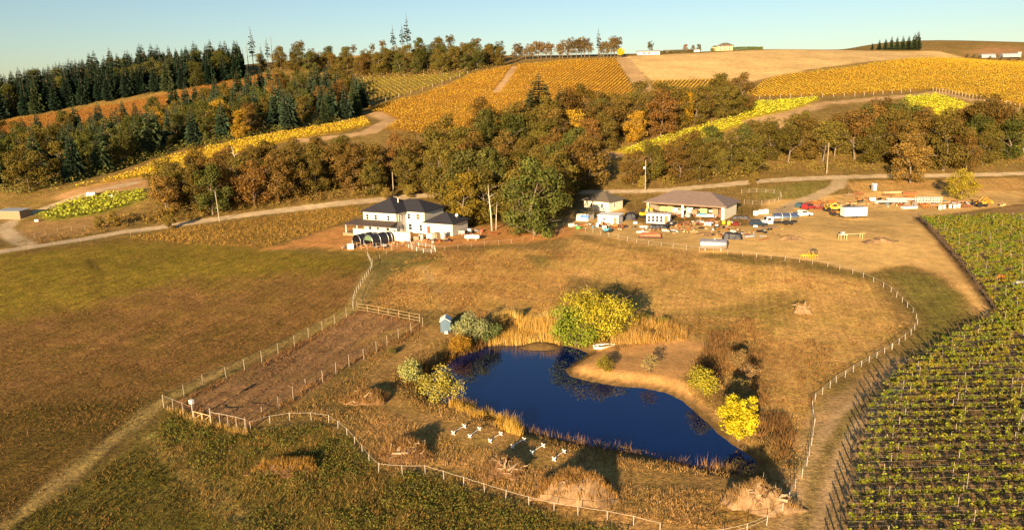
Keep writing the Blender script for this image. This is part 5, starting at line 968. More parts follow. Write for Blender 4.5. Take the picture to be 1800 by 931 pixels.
# ---------------------------------------------------------------- farm buildings
SLATE = paint('dark_shingles', (0.035, 0.034, 0.042), 0.85, 0.15, var=0.2, scale=2.5, bump=0.3)
BROWN_ROOF = paint('brown_metal_roof', (0.20, 0.145, 0.12), 0.6, 0.3, var=0.12, scale=0.8, dirt=(0.30, 0.22, 0.17), dirt_amt=0.25)
TAUPE = paint('taupe_shingles', (0.14, 0.115, 0.085), 0.85, 0.15, var=0.2, scale=2)
HOUSE_WALL = paint('white_house_siding', (0.62, 0.575, 0.48), 0.7, 0.2, var=0.04)
TARP_BLUE = paint('blue_tarp', (0.10, 0.22, 0.55), 0.5, var=0.2, scale=3); TARP_BLACK = paint('black_tarp', (0.022, 0.022, 0.03), 0.5, var=0.3, scale=3, bump=0.6)
TARP_GREEN = paint('green_tarp', (0.12, 0.19, 0.10), 0.6, var=0.2, scale=2); TARP_ORANGE = paint('orange_tarp', (0.42, 0.13, 0.06), 0.6, var=0.15, scale=2, bump=0.3)
YELLOW = paint('yellow_machine_paint', (0.62, 0.40, 0.02), 0.5, 0.4, var=0.15, scale=3); ORANGE_P = paint('orange_machine_paint', (0.50, 0.16, 0.03), 0.6, var=0.2, scale=3)
RED_P = paint('red_car_paint', (0.28, 0.03, 0.03), 0.35, 0.5, var=0.1); NAVY = paint('navy_car_paint', (0.012, 0.03, 0.06), 0.25, 0.5, var=0.1); TEAL = paint('teal_car_paint', (0.05, 0.12, 0.15), 0.3, 0.5, var=0.1)
BLUE_P = paint('light_blue_plastic', (0.10, 0.38, 0.55), 0.5, var=0.1); GREY = paint('grey_plastic', (0.30, 0.31, 0.33), 0.6, var=0.1); RED_DOOR = paint('red_brown_door', (0.28, 0.08, 0.045), 0.6, var=0.1)
CHROME = paint('polished_tank_steel', (0.72, 0.72, 0.74), 0.16, 0.5, 0.95, var=0.05); GREEN_P = paint('green_plastic', (0.08, 0.36, 0.06), 0.5, var=0.1)

def frame(name, p, deg, label, category, group=None, dz=0.0):
    r = empty(name, on(p, dz), math.radians(deg)); tag(r, label, category, group); return r
def hip(mb, x0, x1, y0, y1, z, h, over=0.5, t=0.16):
    x0 -= over; x1 += over; y0 -= over; y1 += over
    if x1 - x0 >= y1 - y0:
        r = (y1 - y0) / 2; a, b = (x0 + r, (y0 + y1) / 2, z + h), (x1 - r, (y0 + y1) / 2, z + h)
        f = [(0, 1, 5, 4), (1, 2, 5), (2, 3, 4, 5), (3, 0, 4)]
    else:
        r = (x1 - x0) / 2; a, b = ((x0 + x1) / 2, y0 + r, z + h), ((x0 + x1) / 2, y1 - r, z + h)
        f = [(0, 1, 4), (1, 2, 5, 4), (2, 3, 5), (3, 0, 4, 5)]
    lo = [(x0, y0, z - t), (x1, y0, z - t), (x1, y1, z - t), (x0, y1, z - t)]
    mb.add([(x0, y0, z), (x1, y0, z), (x1, y1, z), (x0, y1, z), a, b] + lo, f + [(6, 7, 1, 0), (7, 8, 2, 1), (8, 9, 3, 2), (9, 6, 0, 3), (9, 8, 7, 6)])
    return mb
def window(root, x, z, w, h, face='front', y=0.0, mat=None, shutter=None):
    """window on a wall whose outer face is at y (front) or x (side)"""
    def bx(mb, c, s): mb.box(c if face == 'front' else (c[1], c[0], c[2]), s if face == 'front' else (s[1], s[0], s[2])); return mb
    o = -1 if face == 'front' else 1
    fr = MB()
    for dx in (-w / 2 - 0.04, w / 2 + 0.04): bx(fr, (x + dx, y + o * 0.03, z), (0.08, 0.09, h + 0.16))
    for dz in (-h / 2 - 0.04, h / 2 + 0.04, 0): bx(fr, (x, y + o * 0.03, z + dz), (w, 0.08, 0.08 if dz else 0.05))
    f = fr.build('window', WHITE, root)
    bx(MB(), (x, y + o * 0.008, z), (w, 0.03, h)).build('pane', mat or GLASS, f)
    if shutter:
        for s in (-1, 1): bx(MB(), (x + s * (w / 2 + 0.3), y + o * 0.03, z), (0.38, 0.05, h + 0.1)).build('shutter', shutter, f)
    return f

house = frame('farm_house', (-15.09, 187.35), -26, 'two storey white house with dark hipped roofs and a garage wing', 'house')
# garage wing, middle block, main block: walls are boxes set into each other with no shared planes
MB().box((-4.3, 4.0, 1.5), (8.6, 8.0, 3.4)).build('garage_wall', HOUSE_WALL, house)
MB().box((-11.3, 4.9, 2.85), (5.8, 9.7, 6.1)).build('middle_wall', HOUSE_WALL, house)
MB().box((-19.45, 0.9, 2.88), (10.5, 10.6, 6.16)).build('main_wall', HOUSE_WALL, house)
hip(MB(), -8.3, 0, 0, 8.0, 3.22, 2.3, 0.55).build('garage_roof', SLATE, house)
hip(MB(), -21.0, -8.4, 0.05, 9.75, 5.92, 2.5, 0.55).build('middle_roof', SLATE, house)
rf = hip(MB(), -24.7, -14.2, -4.4, 7.6, 5.98, 3.0, 0.6).build('main_roof', SLATE, house)
MB().tube([(-17.2, 1.2, 7.6), (-17.2, 1.2, 9.1)], 0.12, 8).build('vent_pipe', WHITE, rf)
for x in (-23.3, -20.6, -16.6): window(house, x, 4.5, 0.75, 1.35, 'front', -4.4)
for x in (-22.6, -20.0, -17.0): window(house, x, 1.9, 0.9, 1.5, 'front', -4.4)
for y in (-3.0, -1.7): window(house, y, 4.5, 0.7, 1.5, 'side', -14.2)
for y in (-3.2, -1.6): window(house, y, 1.7, 0.8, 1.6, 'side', -14.2)
for x in (-13.2, ): window(house, x, 4.5, 0.8, 1.4, 'front', 0.05)
window(house, -10.4, 4.5, 0.9, 1.4, 'front', 0.05, RED_DOOR); window(house, -12.9, 1.7, 1.0, 1.6, 'front', 0.05); window(house, -9.6, 1.6, 0.7, 1.7, 'front', 0.05)
window(house, -4.6, 2.1, 0.9, 0.9, 'front', 0.0, CREAM); window(house, -1.9, 2.1, 0.6, 0.9, 'front', 0.0, CREAM)
dr = MB().box((-7.2, -0.03, 1.1), (0.95, 0.06, 2.1)).build('door', RED_DOOR, house); MB().box((-6.85, -0.08, 1.05), (0.06, 0.06, 0.16)).build('handle', STEEL, dr)
gd_ = MB().box((-2.6, -0.035, 0.8), (1.6, 0.05, 1.5)).build('side_door', WHITE, house)
# porch roof, posts and the white skirted deck
pr = MB(); pr.add([(-28.2, -8.6, 3.0), (-13.2, -8.6, 3.0), (-13.9, -4.46, 3.75), (-27.2, -4.46, 3.75), (-28.2, -8.6, 2.82), (-13.2, -8.6, 2.82), (-13.9, -4.46, 2.9), (-27.2, -4.46, 2.9)], [(0, 1, 2, 3), (7, 6, 5, 4), (4, 5, 1, 0), (5, 6, 2, 1), (6, 7, 3, 2), (7, 4, 0, 3)])
pr.build('porch_roof', paint('brown_porch_shingles', (0.085, 0.06, 0.05), 0.8, var=0.2, scale=2), house)
for x in (-27.6, -24.0, -20.4, -16.9, -13.7): MB().box((x, -8.2, 1.4), (0.18, 0.18, 2.84)).build('porch_post', WHITE, house)
MB().box((-20.6, -6.6, 0.35), (15.6, 4.1, 0.7)).build('porch_floor', WOOD, house)
dk = frame('board_wall', (-28.47, 182.47), -26, 'long white board wall in front of the house porch', 'wall')
n_ = 0
for x in np.arange(-13.2, 4.0, 1.24):
    MB().box((x, 0.012 * (n_ % 2), 1.2), (1.22, 0.08, 2.5 - 0.06 * (n_ % 2))).build('panel', HOUSE_WALL, dk); n_ += 1
for x in np.arange(-13.8, 4.3, 2.48): MB().box((x, 0.1, 1.25), (0.12, 0.1, 2.7)).build('post', WHITE, dk)
dish = MB(); dish.lathe([(0.02, 0), (0.2, 0.03), (0.38, 0.12), (0.36, 0.13)], 12)
def part_at(me_b, name, mat, parent, loc, rot): return link(name, me_b.mesh(name), mat, parent, loc, rot)
dsh = part_at(dish, 'satellite_dish', WHITE, house, (-0.6, 3.4, 4.9), (math.radians(70), 0, 0.3)); part_at(MB().tube([(0, 0, 0), (0, 0, -0.9)], 0.04, 6), 'mast', STEEL, house, (-0.6, 3.5, 4.9), (0, 0, 0))
# hoop shelters beside the board wall
def hoop(p, deg, w, h, L, mat, label, front=None):
    r = frame('hoop_shelter', p, deg, label, 'shelter', 'hoop shelters beside the house')
    n = 12; arc = [(w / 2 * math.cos(math.pi * i / n), h * (0.35 + 0.65 * math.sin(math.pi * i / n)) if 0 < i < n else 0.35 * h) for i in range(n + 1)]
    arc = [(w / 2, 0)] + arc + [(-w / 2, 0)]
    mb = MB(); vs = [(x, y, z) for y in (0, L) for x, z in arc]; m = len(arc)
    vi = [(x * 0.97, y, z * 0.975) for y in (0, L) for x, z in arc]
    mb.add(vs + vi, [(i, i + 1, m + i + 1, m + i) for i in range(m - 1)] + [(2 * m + i, 3 * m + i, 3 * m + i + 1, 2 * m + i + 1) for i in range(m - 1)] + [(i, 2 * m + i, 2 * m + i + 1, i + 1) for i in range(m - 1)])
    mb.build('cover', mat, r)
    for y in (-0.04, L * 0.5, L + 0.04): MB().tube([(x * 1.01, y, z * 1.01) for x, z in arc], 0.045, 5, False).build('rib', STEEL, r)
    if front: MB().prism([(x * 0.95, z * 0.95) for x, z in arc if z > 0.42 * h], 'y', 0.03, 0.08).build('front_panel', front, r)
    return r
hoop((-38.34, 179.61), -40, 3.3, 2.5, 4.6, TARP_BLACK, 'open hoop shelter with dark cover and pale ribs, beside the white box')
hoop((-35.11, 178.12), -40, 3.4, 2.7, 5.0, TARP_BLACK, 'hoop shelter with a green front panel', TARP_GREEN)
hoop((-32.32, 181.55), -40, 2.8, 2.4, 4.2, TARP_BLACK, 'dark hoop shelter closest to the long white board wall')

# small builders used all over the yard
def crate(p, deg, s, mat, label, name='crate', cat='crate', group=None, lid=True, dz=0.0):
    r = frame(name, p, deg, label, cat, group, dz); MB().box((0, 0, s[2] / 2), s).build('body', mat, r)
    if lid: MB().box((0, 0, s[2] + 0.03), (s[0] + 0.06, s[1] + 0.06, 0.06)).build('lid', mat, r)
    else:
        for x in (-1, 1): MB().box((x * s[0] * 0.35, 0, s[2] * 0.5), (0.08, s[1] + 0.04, s[2] * 1.01)).build('strap', WOOD, r)
    return r
def drum(p, r_, h, mat, label, group=None, name='drum', dz=0.0):
    o = frame(name, p, 0, label, 'drum', group, dz)
    MB().lathe([(r_ * 0.97, 0), (r_, 0.04), (r_, h * 0.32), (r_ * 1.03, h * 0.34), (r_, h * 0.36), (r_, h * 0.64), (r_ * 1.03, h * 0.66), (r_, h * 0.68), (r_, h - 0.04), (r_ * 0.95, h)], 14).build('body', mat, o, True)
    MB().lathe([(r_ * 0.12, 0), (r_ * 0.12, 0.06)], 8, (r_ * 0.5, 0, h)).build('cap', DARK, o); return o
def heap(p, deg, sx, sy, h, mat, label, seed, name='tarp_pile', cat='pile', extra=None):
    rng = np.random.default_rng(seed); r = frame(name, p, deg, label, cat)
    nx_, ny_ = 12, 9; V = []
    for j in range(ny_):
        for i in range(nx_):
            u_, v_ = i / (nx_ - 1) * 2 - 1, j / (ny_ - 1) * 2 - 1
            e = max(0.0, 1 - max(abs(u_), abs(v_)) ** 4); z = h * e ** 0.45 * (0.75 + 0.3 * rng.random())
            V.append((u_ * sx / 2 * (1 + 0.06 * rng.normal()), v_ * sy / 2 * (1 + 0.06 * rng.normal()), z if e > 0.02 else -0.08))
    ii = np.arange(nx_ * ny_).reshape(ny_, nx_); link('cover', mesh_np('cover', np.array(V), np.stack([ii[:-1, :-1], ii[:-1, 1:], ii[1:, 1:], ii[1:, :-1]], -1).reshape(-1, 4), False), mat, r)
    if extra: extra(r)
    return r
def stack(p, deg, L, n, w, t, mat, label, seed, name='timber_stack', rows=3):
    """boards or pipes lying in a stack"""
    rng = np.random.default_rng(seed); r = frame(name, p, deg, label, 'stack')
    for j in range(rows):
        for i in range(n):
            l = L * rng.uniform(0.8, 1.0); MB().box((rng.uniform(-0.3, 0.3), (i - (n - 1) / 2) * (w + 0.05), j * (t + 0.01) + t / 2), (l, w, t), rng.normal() * 0.01).build('plank', mat, r)
    return r
def wheel(root, x, y, z, rad, wd, name='wheel', rim=WHITE):
    o = Matrix.Rotation(math.pi / 2, 4, 'X'); w = MB().lathe([(rad * 0.6, -wd / 2), (rad * 0.96, -wd / 2), (rad, -wd * 0.3), (rad, wd * 0.3), (rad * 0.96, wd / 2), (rad * 0.6, wd / 2)], 16)
    a = link(name, w.mesh(name, True), RUBBER, root, (x, y, z), (math.pi / 2, 0, 0))
    link('rim', MB().lathe([(rad * 0.2, -wd * 0.42), (rad * 0.61, -wd * 0.46), (rad * 0.61, wd * 0.46), (rad * 0.2, wd * 0.42)], 12).mesh('rim'), rim, a); return a

# ---------------------------------------------------------------- open fronted barn
barn = frame('open_barn', (40.03, 215.34), -33, 'long open fronted barn with a brown hipped roof and cream walls', 'barn')
W_, D_, H_ = 22.8, 12.0, 3.9
MB().box((W_ / 2, D_ - 0.12, H_ / 2 - 0.1), (W_, 0.24, H_ + 0.2)).build('back_wall', CREAM, barn)
for x, nm in ((0.12, 'end_wall'), (W_ - 0.12, 'end_wall')): MB().box((x, D_ / 2 + 0.1, H_ / 2 - 0.1), (0.24, D_ - 0.46, H_ + 0.2)).build(nm, CREAM, barn)
for x in (0.3, 10.9, W_ - 0.4): MB().box((x, -0.05, H_ / 2), (0.55, 0.4, H_)).build('pillar', CREAM, barn)
MB().box((W_ / 2, -0.05, H_ - 0.15), (W_ + 0.1, 0.36, 0.5)).build('lintel', WOOD, barn)
hip(MB(), 0, W_, 0, D_, H_ + 0.12, 2.9, 0.9, 0.22).build('roof', BROWN_ROOF, barn)
sb = MB()
for x in np.arange(1.0, W_, 0.9):
    t = min(1.0, min(x + 0.9, W_ + 0.9 - x) / (D_ / 2 + 0.9)); y1 = -0.9 + (D_ / 2 + 0.9) * t; sb.add([(x - 0.025, -0.9, H_ + 0.15), (x + 0.025, -0.9, H_ + 0.15), (x + 0.025, y1, H_ + 0.15 + 2.9 * t), (x - 0.025, y1, H_ + 0.15 + 2.9 * t)], [(0, 1, 2, 3)])
sb.build('roof_seams', BROWN_ROOF, barn)
def barn_at(x, y): 
    v = Matrix.Rotation(math.radians(-33), 2) @ Vector((x, y)); return (barn.location.x + v.x, barn.location.y + v.y)
stack(barn_at(2.6, 8.5), -33, 3.5, 5, 0.4, 0.5, WOOD_NEW, 'planks stacked against the inner end of the barn', 1)
for i, (x, y, s, m, lab) in enumerate([(4.6, 7.5, (1.6, 1.2, 2.0), WOOD_NEW, 'tall tan cupboard inside the barn'), (6.6, 6.0, (1.4, 1.4, 1.6), WHITE, 'white chest standing inside the barn'), (8.4, 5.0, (1.6, 1.2, 1.3), GREY, 'grey bin inside the barn beside the middle pillar'), (12.6, 5.5, (1.8, 1.4, 1.5), WOOD, 'brown crate inside the barn beside the middle pillar'),
                                (14.8, 7.0, (2.0, 1.4, 1.9), WOOD_NEW, 'tan crate at the back of the barn behind the covered boat'), (18.6, 6.0, (1.6, 1.4, 2.3), WOOD, 'tall brown shelf inside the barn behind the boat'), (20.9, 5.0, (1.5, 1.4, 2.6), RED_DOOR, 'red brown cabinet in the corner of the barn'), (12.2, 1.2, (1.2, 1.0, 1.1), GREY, 'dark grey barrel box in front of the middle pillar'), (10.2, 7.6, (2.2, 1.2, 1.8), CREAM, 'cream cabinet at the back of the barn')]):
    crate(barn_at(x, y), -33 + (i * 17) % 23 - 10, s, m, lab, 'storage_box', 'box')
# covered boat in front of the barn opening
bt = frame('covered_boat', barn_at(15.2, 0.6), -33, 'white motor boat with a light blue cover in front of the barn', 'boat')
hb = boat_mesh(); hb.v = [(x * 1.75 - 0.2, y * 1.6, z * 1.9 + 0.35) for x, y, z in hb.v]; hb.build('hull', WHITE, bt)
MB().add([(0.1, -0.8, 1.2), (2.6, -0.9, 1.25), (2.6, 0.9, 1.25), (0.1, 0.8, 1.2), (0.3, 0, 1.55), (2.4, 0, 1.5)], [(0, 1, 5, 4), (1, 2, 5), (2, 3, 4, 5), (3, 0, 4)]).build('cover', BLUE_P, bt)
for y in (-0.6, 0.6): wheel(bt, 1.2, y, 0.3, 0.3, 0.18)
# white cabin with four tall windows beside the barn
cb = frame('office_cabin', (37.26, 201.02), -20, 'white cabin with tall dark windows and an orange door beside the barn', 'cabin')
MB().box((3.2, 1.5, 1.15), (6.4, 3.0, 2.5)).build('wall', WHITE, cb); MB().box((3.2, 1.5, 2.47), (6.6, 3.2, 0.14)).build('roof', WHITE, cb)
for x in (0.75, 1.85, 2.95, 4.05): window(cb, x, 1.25, 0.6, 1.75, 'front', 0.0)
dr = MB().box((5.4, -0.03, 1.15), (0.95, 0.06, 2.05)).build('door', ORANGE_P, cb); MB().box((5.75, -0.08, 1.1), (0.06, 0.06, 0.15)).build('handle', STEEL, dr)

# ---------------------------------------------------------------- cabin under the trees with its lean-to sheds
ch = frame('cabin', (29.62, 221.61), -40, 'cream cabin with a taupe roof half hidden under the oaks', 'cabin')
MB().box((-4.5, 4.0, 1.5), (9.0, 8.0, 3.3)).build('wall', CREAM, ch); hip(MB(), -9.0, 0, 0, 8.0, 3.2, 2.2, 0.7).build('roof', TAUPE, ch)
for x in (-2.4, -6.2): window(ch, x, 1.8, 0.8, 1.1, 'front', 0.0)
window(ch, 3.0, 1.8, 0.8, 1.1, 'side', 0.0)
ln = frame('lean_to', (21.13, 205.98), -28, 'lean-to shed with a mossy roof and blue tarp wall', 'shed')
MB().prism([(0, 0), (4.6, 0), (4.6, 2.9), (0, 2.1)], 'x', -3.0, 0.6).build('wall', CREAM, ln)
MB().box((-1.2, 2.2, 2.65), (4.6, 5.4, 0.14), 0, 0, math.atan2(0.8, 4.6)).build('roof', paint('mossy_roof', (0.15, 0.12, 0.045), 0.9, var=0.3, scale=2), ln)
MB().box((-0.4, -0.06, 1.35), (2.4, 0.05, 1.0)).build('tarp', TARP_BLUE, ln)
ws = frame('white_shed', (24, 201.68), -24, 'low white shed with a flat pale roof beside the lean-to', 'shed')
MB().box((2.9, 2.2, 1.15), (5.8, 4.4, 2.5)).build('wall', WHITE, ws); MB().box((2.9, 2.2, 2.47), (6.3, 4.9, 0.12), 0, 0, 0.02).build('roof', WHITE, ws)
MB().box((4.9, -0.03, 1.0), (0.9, 0.05, 1.9)).build('door', WOOD, ws); window(ws, 1.8, 1.4, 0.8, 0.7, 'front', 0.0)
heap((34.06, 208.47), -20, 3.4, 3.0, 2.0, TARP_BLACK, 'black tarp heap at the end of the white shed', 31)
heap((38.71, 191.7), -15, 5.4, 2.6, 1.3, TARP_BLACK, 'black tarp heap in front of the white cabin', 32)
heap((34.74, 181.63), -10, 5.6, 2.8, 1.1, TARP_ORANGE, 'pile under an orange tarp beside the yard fence', 33, extra=lambda r: MB().tube([(-2.9, -1.5, 0.15), (0, -1.75, 0.18), (2.9, -1.5, 0.15)], 0.18, 6).build('edge_roll', TARP_BLACK, r))
heap((54.14, 177.89), -12, 4.8, 2.6, 1.6, TARP_BLACK, 'black covered pile in the middle of the yard', 34)
MBx = frame('upturned_skiff', (58.73, 178.7), 24, 'grey upturned skiff beside the black covered pile', 'boat')
us = boat_mesh(); us.v = [(x * 1.35 - 1.8, y * 1.15, 0.72 - z * 1.3) for x, y, z in us.v]; us.build('hull', GREY, MBx)
MB().box((-1.8, 0, 0.12), (0.2, 1.1, 0.24)).build('skid', WOOD, MBx)

# big horizontal tanks
def tank(p, deg, L, r_, mat, label, name='storage_tank', legs=True, endmat=None, z=None):
    o = frame(name, p, deg, label, 'tank'); zc = z or r_ + 0.35; b = MB()
    prof = [(r_ * 0.35, -0.22), (r_ * 0.75, -0.14), (r_ * 0.95, 0.0), (r_, 0.12), (r_, L - 0.12), (r_ * 0.95, L), (r_ * 0.75, L + 0.14), (r_ * 0.35, L + 0.22)]
    link('shell', b.lathe(prof, 20).mesh('shell', True), mat, o, (-L / 2, 0, zc), (0, math.pi / 2, 0))
    for x in (-L * 0.33, 0, L * 0.33): link('band', MB().lathe([(r_ + 0.012, -0.05), (r_ + 0.012, 0.05)], 20).mesh('band', True), STEEL, o, (x, 0, zc), (0, math.pi / 2, 0))
    if legs:
        for x in (-L * 0.3, L * 0.3): MB().box((x, 0, (zc - r_ * 0.75) / 2), (0.3, r_ * 1.5, zc - r_ * 0.75)).build('cradle', POST_WOOD, o)
    MB().lathe([(0.25, 0), (0.25, 0.18), (0.1, 0.22)], 10, (0.3, 0, zc + r_)).build('hatch', STEEL, o); return o
tank((46.48, 166.99), -12, 5.8, 1.15, STEEL, 'large galvanised steel tank lying beside the yard fence')
tank((-9.85, 181.99), -8, 3.4, 0.52, WHITE, 'white propane tank on the red earth beside the house', 'propane_tank')

# ---------------------------------------------------------------- vehicles
def car(p, deg, mat, label, kind='hatch', L=4.3, W=1.75, group=None):
    r = frame('parked_car' if kind != 'pickup' else 'pickup_truck', p, deg, label, 'car' if kind != 'pickup' else 'pickup'); h = W / 2
    side = [(0, 0.35), (L, 0.35), (L, 0.8), (L - 0.15, 0.95)]
    if kind == 'hatch': side += [(L * 0.72, 1.0), (L * 0.58, 1.5), (L * 0.18, 1.52), (0.05, 0.98)]
    elif kind == 'pickup': side += [(L * 0.76, 1.1), (L * 0.64, 1.75), (L * 0.36, 1.78), (L * 0.34, 1.12), (0, 1.12)]
    elif kind == 'suv': side += [(L * 0.75, 1.1), (L * 0.64, 1.72), (L * 0.06, 1.74), (0, 1.1)]
    body = MB().prism(side, 'y', -h, h).build('body', mat, r)
    wz0, wz1 = (1.12, 1.66) if kind != 'hatch' else (1.02, 1.44)
    xa, xb = {'hatch': (L * 0.16, L * 0.6), 'pickup': (L * 0.38, L * 0.66), 'suv': (L * 0.08, L * 0.66)}[kind]
    for s in (-1, 1):
        MB().prism([(xa, wz0), (xb + 0.25, wz0), (xb - 0.05, wz1), (xa + 0.08, wz1)], 'y', s * h - 0.012, s * h + 0.012).build('side_window', GLASS, r)
        MB().box((L + 0.01, s * h * 0.7, 0.72), (0.04, 0.3, 0.16)).build('headlight', WHITE, r); MB().box((-0.01, s * h * 0.8, 0.8), (0.04, 0.2, 0.2)).build('tail_light', RED_P, r)
        for x in (L * 0.19, L * 0.81): wheel(r, x, s * (h - 0.1), 0.35, 0.35, 0.22, rim=STEEL)
    MB().add([(L * (0.72 if kind == 'hatch' else 0.755), -h * 0.88, wz0 - 0.02), (L * (0.72 if kind == 'hatch' else 0.755), h * 0.88, wz0 - 0.02), (L * (0.585 if kind == 'hatch' else 0.645), h * 0.82, wz1), (L * (0.585 if kind == 'hatch' else 0.645), -h * 0.82, wz1)], [(0, 1, 2, 3)]).build('windscreen', GLASS, r)
    MB().box((L + 0.03, 0, 0.48), (0.12, W * 0.98, 0.2)).build('bumper', DARK, r)
    if kind == 'pickup': MB().box((L * 0.17, 0, 1.125), (L * 0.31, W * 0.86, 0.02)).build('bed', DARK, r)
    return r
car((79.57, 205.91), 12, WHITE, 'white pickup parked behind the tank truck', 'pickup', 5.6, 1.9)
car((63.14, 193.09), -8, NAVY, 'dark navy van parked beside the flat trailer', 'suv', 4.2, 1.75)
car((85.54, 219.15), 25, TEAL, 'teal car behind the white pickup', 'hatch'); car((86.65, 216.28), 30, RED_P, 'red van beside the teal car', 'suv', 4.4)
tt = frame('tank_truck', (66.33, 193.59), 3, 'tank truck with a white cab and polished steel tank', 'truck')
MB().box((5.0, 0, 0.75), (9.4, 1.0, 0.25)).build('chassis', DARK, tt)
MB().prism([(0, 0.5), (2.9, 0.5), (2.9, 2.35), (1.3, 2.35), (1.0, 1.45), (0.1, 1.35)], 'y', -1.05, 1.05).build('cab', WHITE, tt)
for s in (-1, 1): MB().prism([(1.35, 1.45), (2.4, 1.45), (2.4, 2.1), (1.5, 2.1)], 'y', s * 1.05 - 0.012, s * 1.05 + 0.012).build('side_window', GLASS, tt)
MB().add([(0.99, -0.9, 1.5), (0.99, 0.9, 1.5), (1.27, 0.85, 2.28), (1.27, -0.85, 2.28)], [(0, 3, 2, 1)]).build('windscreen', GLASS, tt)
link('tank', MB().lathe([(0.5, -0.1), (1.0, -0.03), (1.12, 0.1), (1.12, 6.3), (1.0, 6.43), (0.5, 6.5)], 22).mesh('tank', True), CHROME, tt, (3.3, 0, 2.0), (0, math.pi / 2, 0))
for x in (5.4, 7.6): link('tank_band', MB().lathe([(1.135, -0.05), (1.135, 0.05)], 22).mesh('tank_band', True), WHITE, tt, (x, 0, 2.0), (0, math.pi / 2, 0))
for x in (1.2, 6.6, 8.0):
    for s in (-1, 1): wheel(tt, x, s * 0.9, 0.48, 0.48, 0.3, rim=STEEL)
ft = frame('flat_trailer', (64.32, 187.1), 10, 'low flat trailer with white wheels beside the navy van', 'trailer')
MB().box((2.4, 0, 0.62), (4.8, 1.9, 0.12)).build('deck', WOOD, ft); MB().tube([(-1.4, 0, 0.5), (0, 0.6, 0.55)], 0.05, 5).tube([(-1.4, 0, 0.5), (0, -0.6, 0.55)], 0.05, 5).build('drawbar', STEEL, ft)
for x in (1.4, 2.2):
    for s in (-1, 1): wheel(ft, x, s * 1.05, 0.33, 0.33, 0.2)
bxt = frame('box_trailer', (92, 201.33), 3, 'plain white box trailer parked beside the yellow loader', 'trailer')
MB().box((3.2, 1.25, 1.75), (6.4, 2.5, 2.4)).build('box', WHITE, bxt); MB().box((3.2, 1.25, 0.46), (6.5, 2.3, 0.16)).build('frame', DARK, bxt)
for x in (2.6, 3.5):
    for y in (0.2, 2.3): wheel(bxt, x, y, 0.34, 0.34, 0.22)
MB().tube([(-1.2, 1.25, 0.5), (0, 0.7, 0.5)], 0.06, 5).tube([(-1.2, 1.25, 0.5), (0, 1.8, 0.5)], 0.06, 5).build('drawbar', DARK, bxt); MB().box((3.2, 1.25, 2.98), (6.5, 2.56, 0.06)).build('roof', GREY, bxt)
def tractor(p, deg, mat, label, loader=False, roof=True, s=1.0, hoop_=False):
    r = frame('tractor', p, deg, label, 'tractor'); r.scale = (s, s, s)
    MB().prism([(0, 0.75), (2.6, 0.75), (2.6, 1.3), (1.0, 1.5), (0, 1.2)], 'y', -0.35, 0.35).build('body', mat, r)
    MB().box((0.35, 0, 1.35), (0.5, 0.5, 0.5)).build('seat', DARK, r)
    for y in (-0.75, 0.75): wheel(r, 0.3, y, 0.72, 0.72, 0.38, rim=mat); wheel(r, 2.3, y * 0.85, 0.42, 0.42, 0.24, rim=mat); MB().box((0.3, y, 1.52), (1.2, 0.4, 0.06)).build('fender', mat, r)
    if roof:
        for x in (-0.2, 0.9):
            for y in (-0.5, 0.5): MB().box((x, y, 1.75), (0.07, 0.07, 1.2)).build('roof_post', mat, r)
        MB().box((0.35, 0, 2.38), (1.5, 1.3, 0.08)).build('canopy_roof', mat, r)
    MB().tube([(1.9, 0.2, 1.2), (1.9, 0.2, 2.1)], 0.05, 6).build('exhaust', DARK, r)
    if loader:
        for y in (-0.5, 0.5): MB().tube([(0.9, y, 1.3), (2.2, y, 2.5), (3.6, y, 1.6)], 0.1, 5).build('loader_arm', mat, r)
        MB().prism([(3.4, 0.9), (4.2, 0.9), (4.2, 1.0), (3.6, 1.7), (3.4, 1.7)], 'y', -0.9, 0.9).build('bucket', mat, r)
    return r
tractor((91.76, 212.79), 15, YELLOW, 'yellow tractor with a canopy beside the rusty machines', False, True)
tractor((96.45, 212.15), 160, YELLOW, 'yellow loader half hidden behind the white box trailer', True, False)
tractor((90.8, 206.26), 5, ORANGE_P, 'orange tractor in front of the yellow tractor', False, False, 0.9)
tractor((136.98, 215.19), 10, paint('faded_yellow_paint', (0.55, 0.27, 0.03), 0.6, var=0.2), 'faded yellow loader with raised arms at the end of the scrap row', True, False, 1.15)
tractor((94.95, 139.05), 40, ORANGE_P, 'small orange tractor standing among the vines', False, True, 0.8)
tractor((25.51, 188.28), 200, BLUE_P, 'small light blue tractor below the white shed', False, False, 0.7)
crate((98.02, 137.82), 0, (2.4, 1.4, 1.0), WHITE, 'white tank box standing among the vines', 'tank_box', 'box')
# field implements: frames with discs or tines
def implement(p, deg, mat, label, L, n, h, seed, hoop_=False):
    rng = np.random.default_rng(seed); r = frame('farm_implement', p, deg, label, 'implement')
    b = MB()
    for y in (-0.5, 0.5): b.box((0, y, h), (L, 0.12, 0.12))
    for x in (-L * 0.45, 0, L * 0.45): b.box((x, 0, h), (0.12, 0.88, 0.118))
    b.build('frame', mat, r)
    for i in range(n):
        x = (i + 0.5) / n * L - L / 2; k = rng.integers(0, 2)
        MB().tube([(x, -0.5, h), (x + 0.1, -0.75, h * 0.6), (x, -0.55, 0.0)], [0.05, 0.05, 0.03], 5).build('tine', mat, r)
        MB().tube([(x, 0.5, h), (x + 0.1, 0.3, h * 0.5), (x, 0.45, 0.0)], [0.05, 0.05, 0.03], 5).build('tine', mat, r)
    MB().tube([(-0.4, 0, h), (0, 0, h + 0.9), (0.4, 0, h)], 0.06, 5).build('hitch', mat, r)
    if hoop_: 
        for y in (-0.3, 0.3): MB().tube([(L * 0.3 + 0.75 * math.cos(a), y, h + 0.55 + 0.75 * math.sin(a)) for a in np.linspace(0, 6.283, 15)], 0.07, 5, False).build('wheel_ring', DARK, r)
    return r
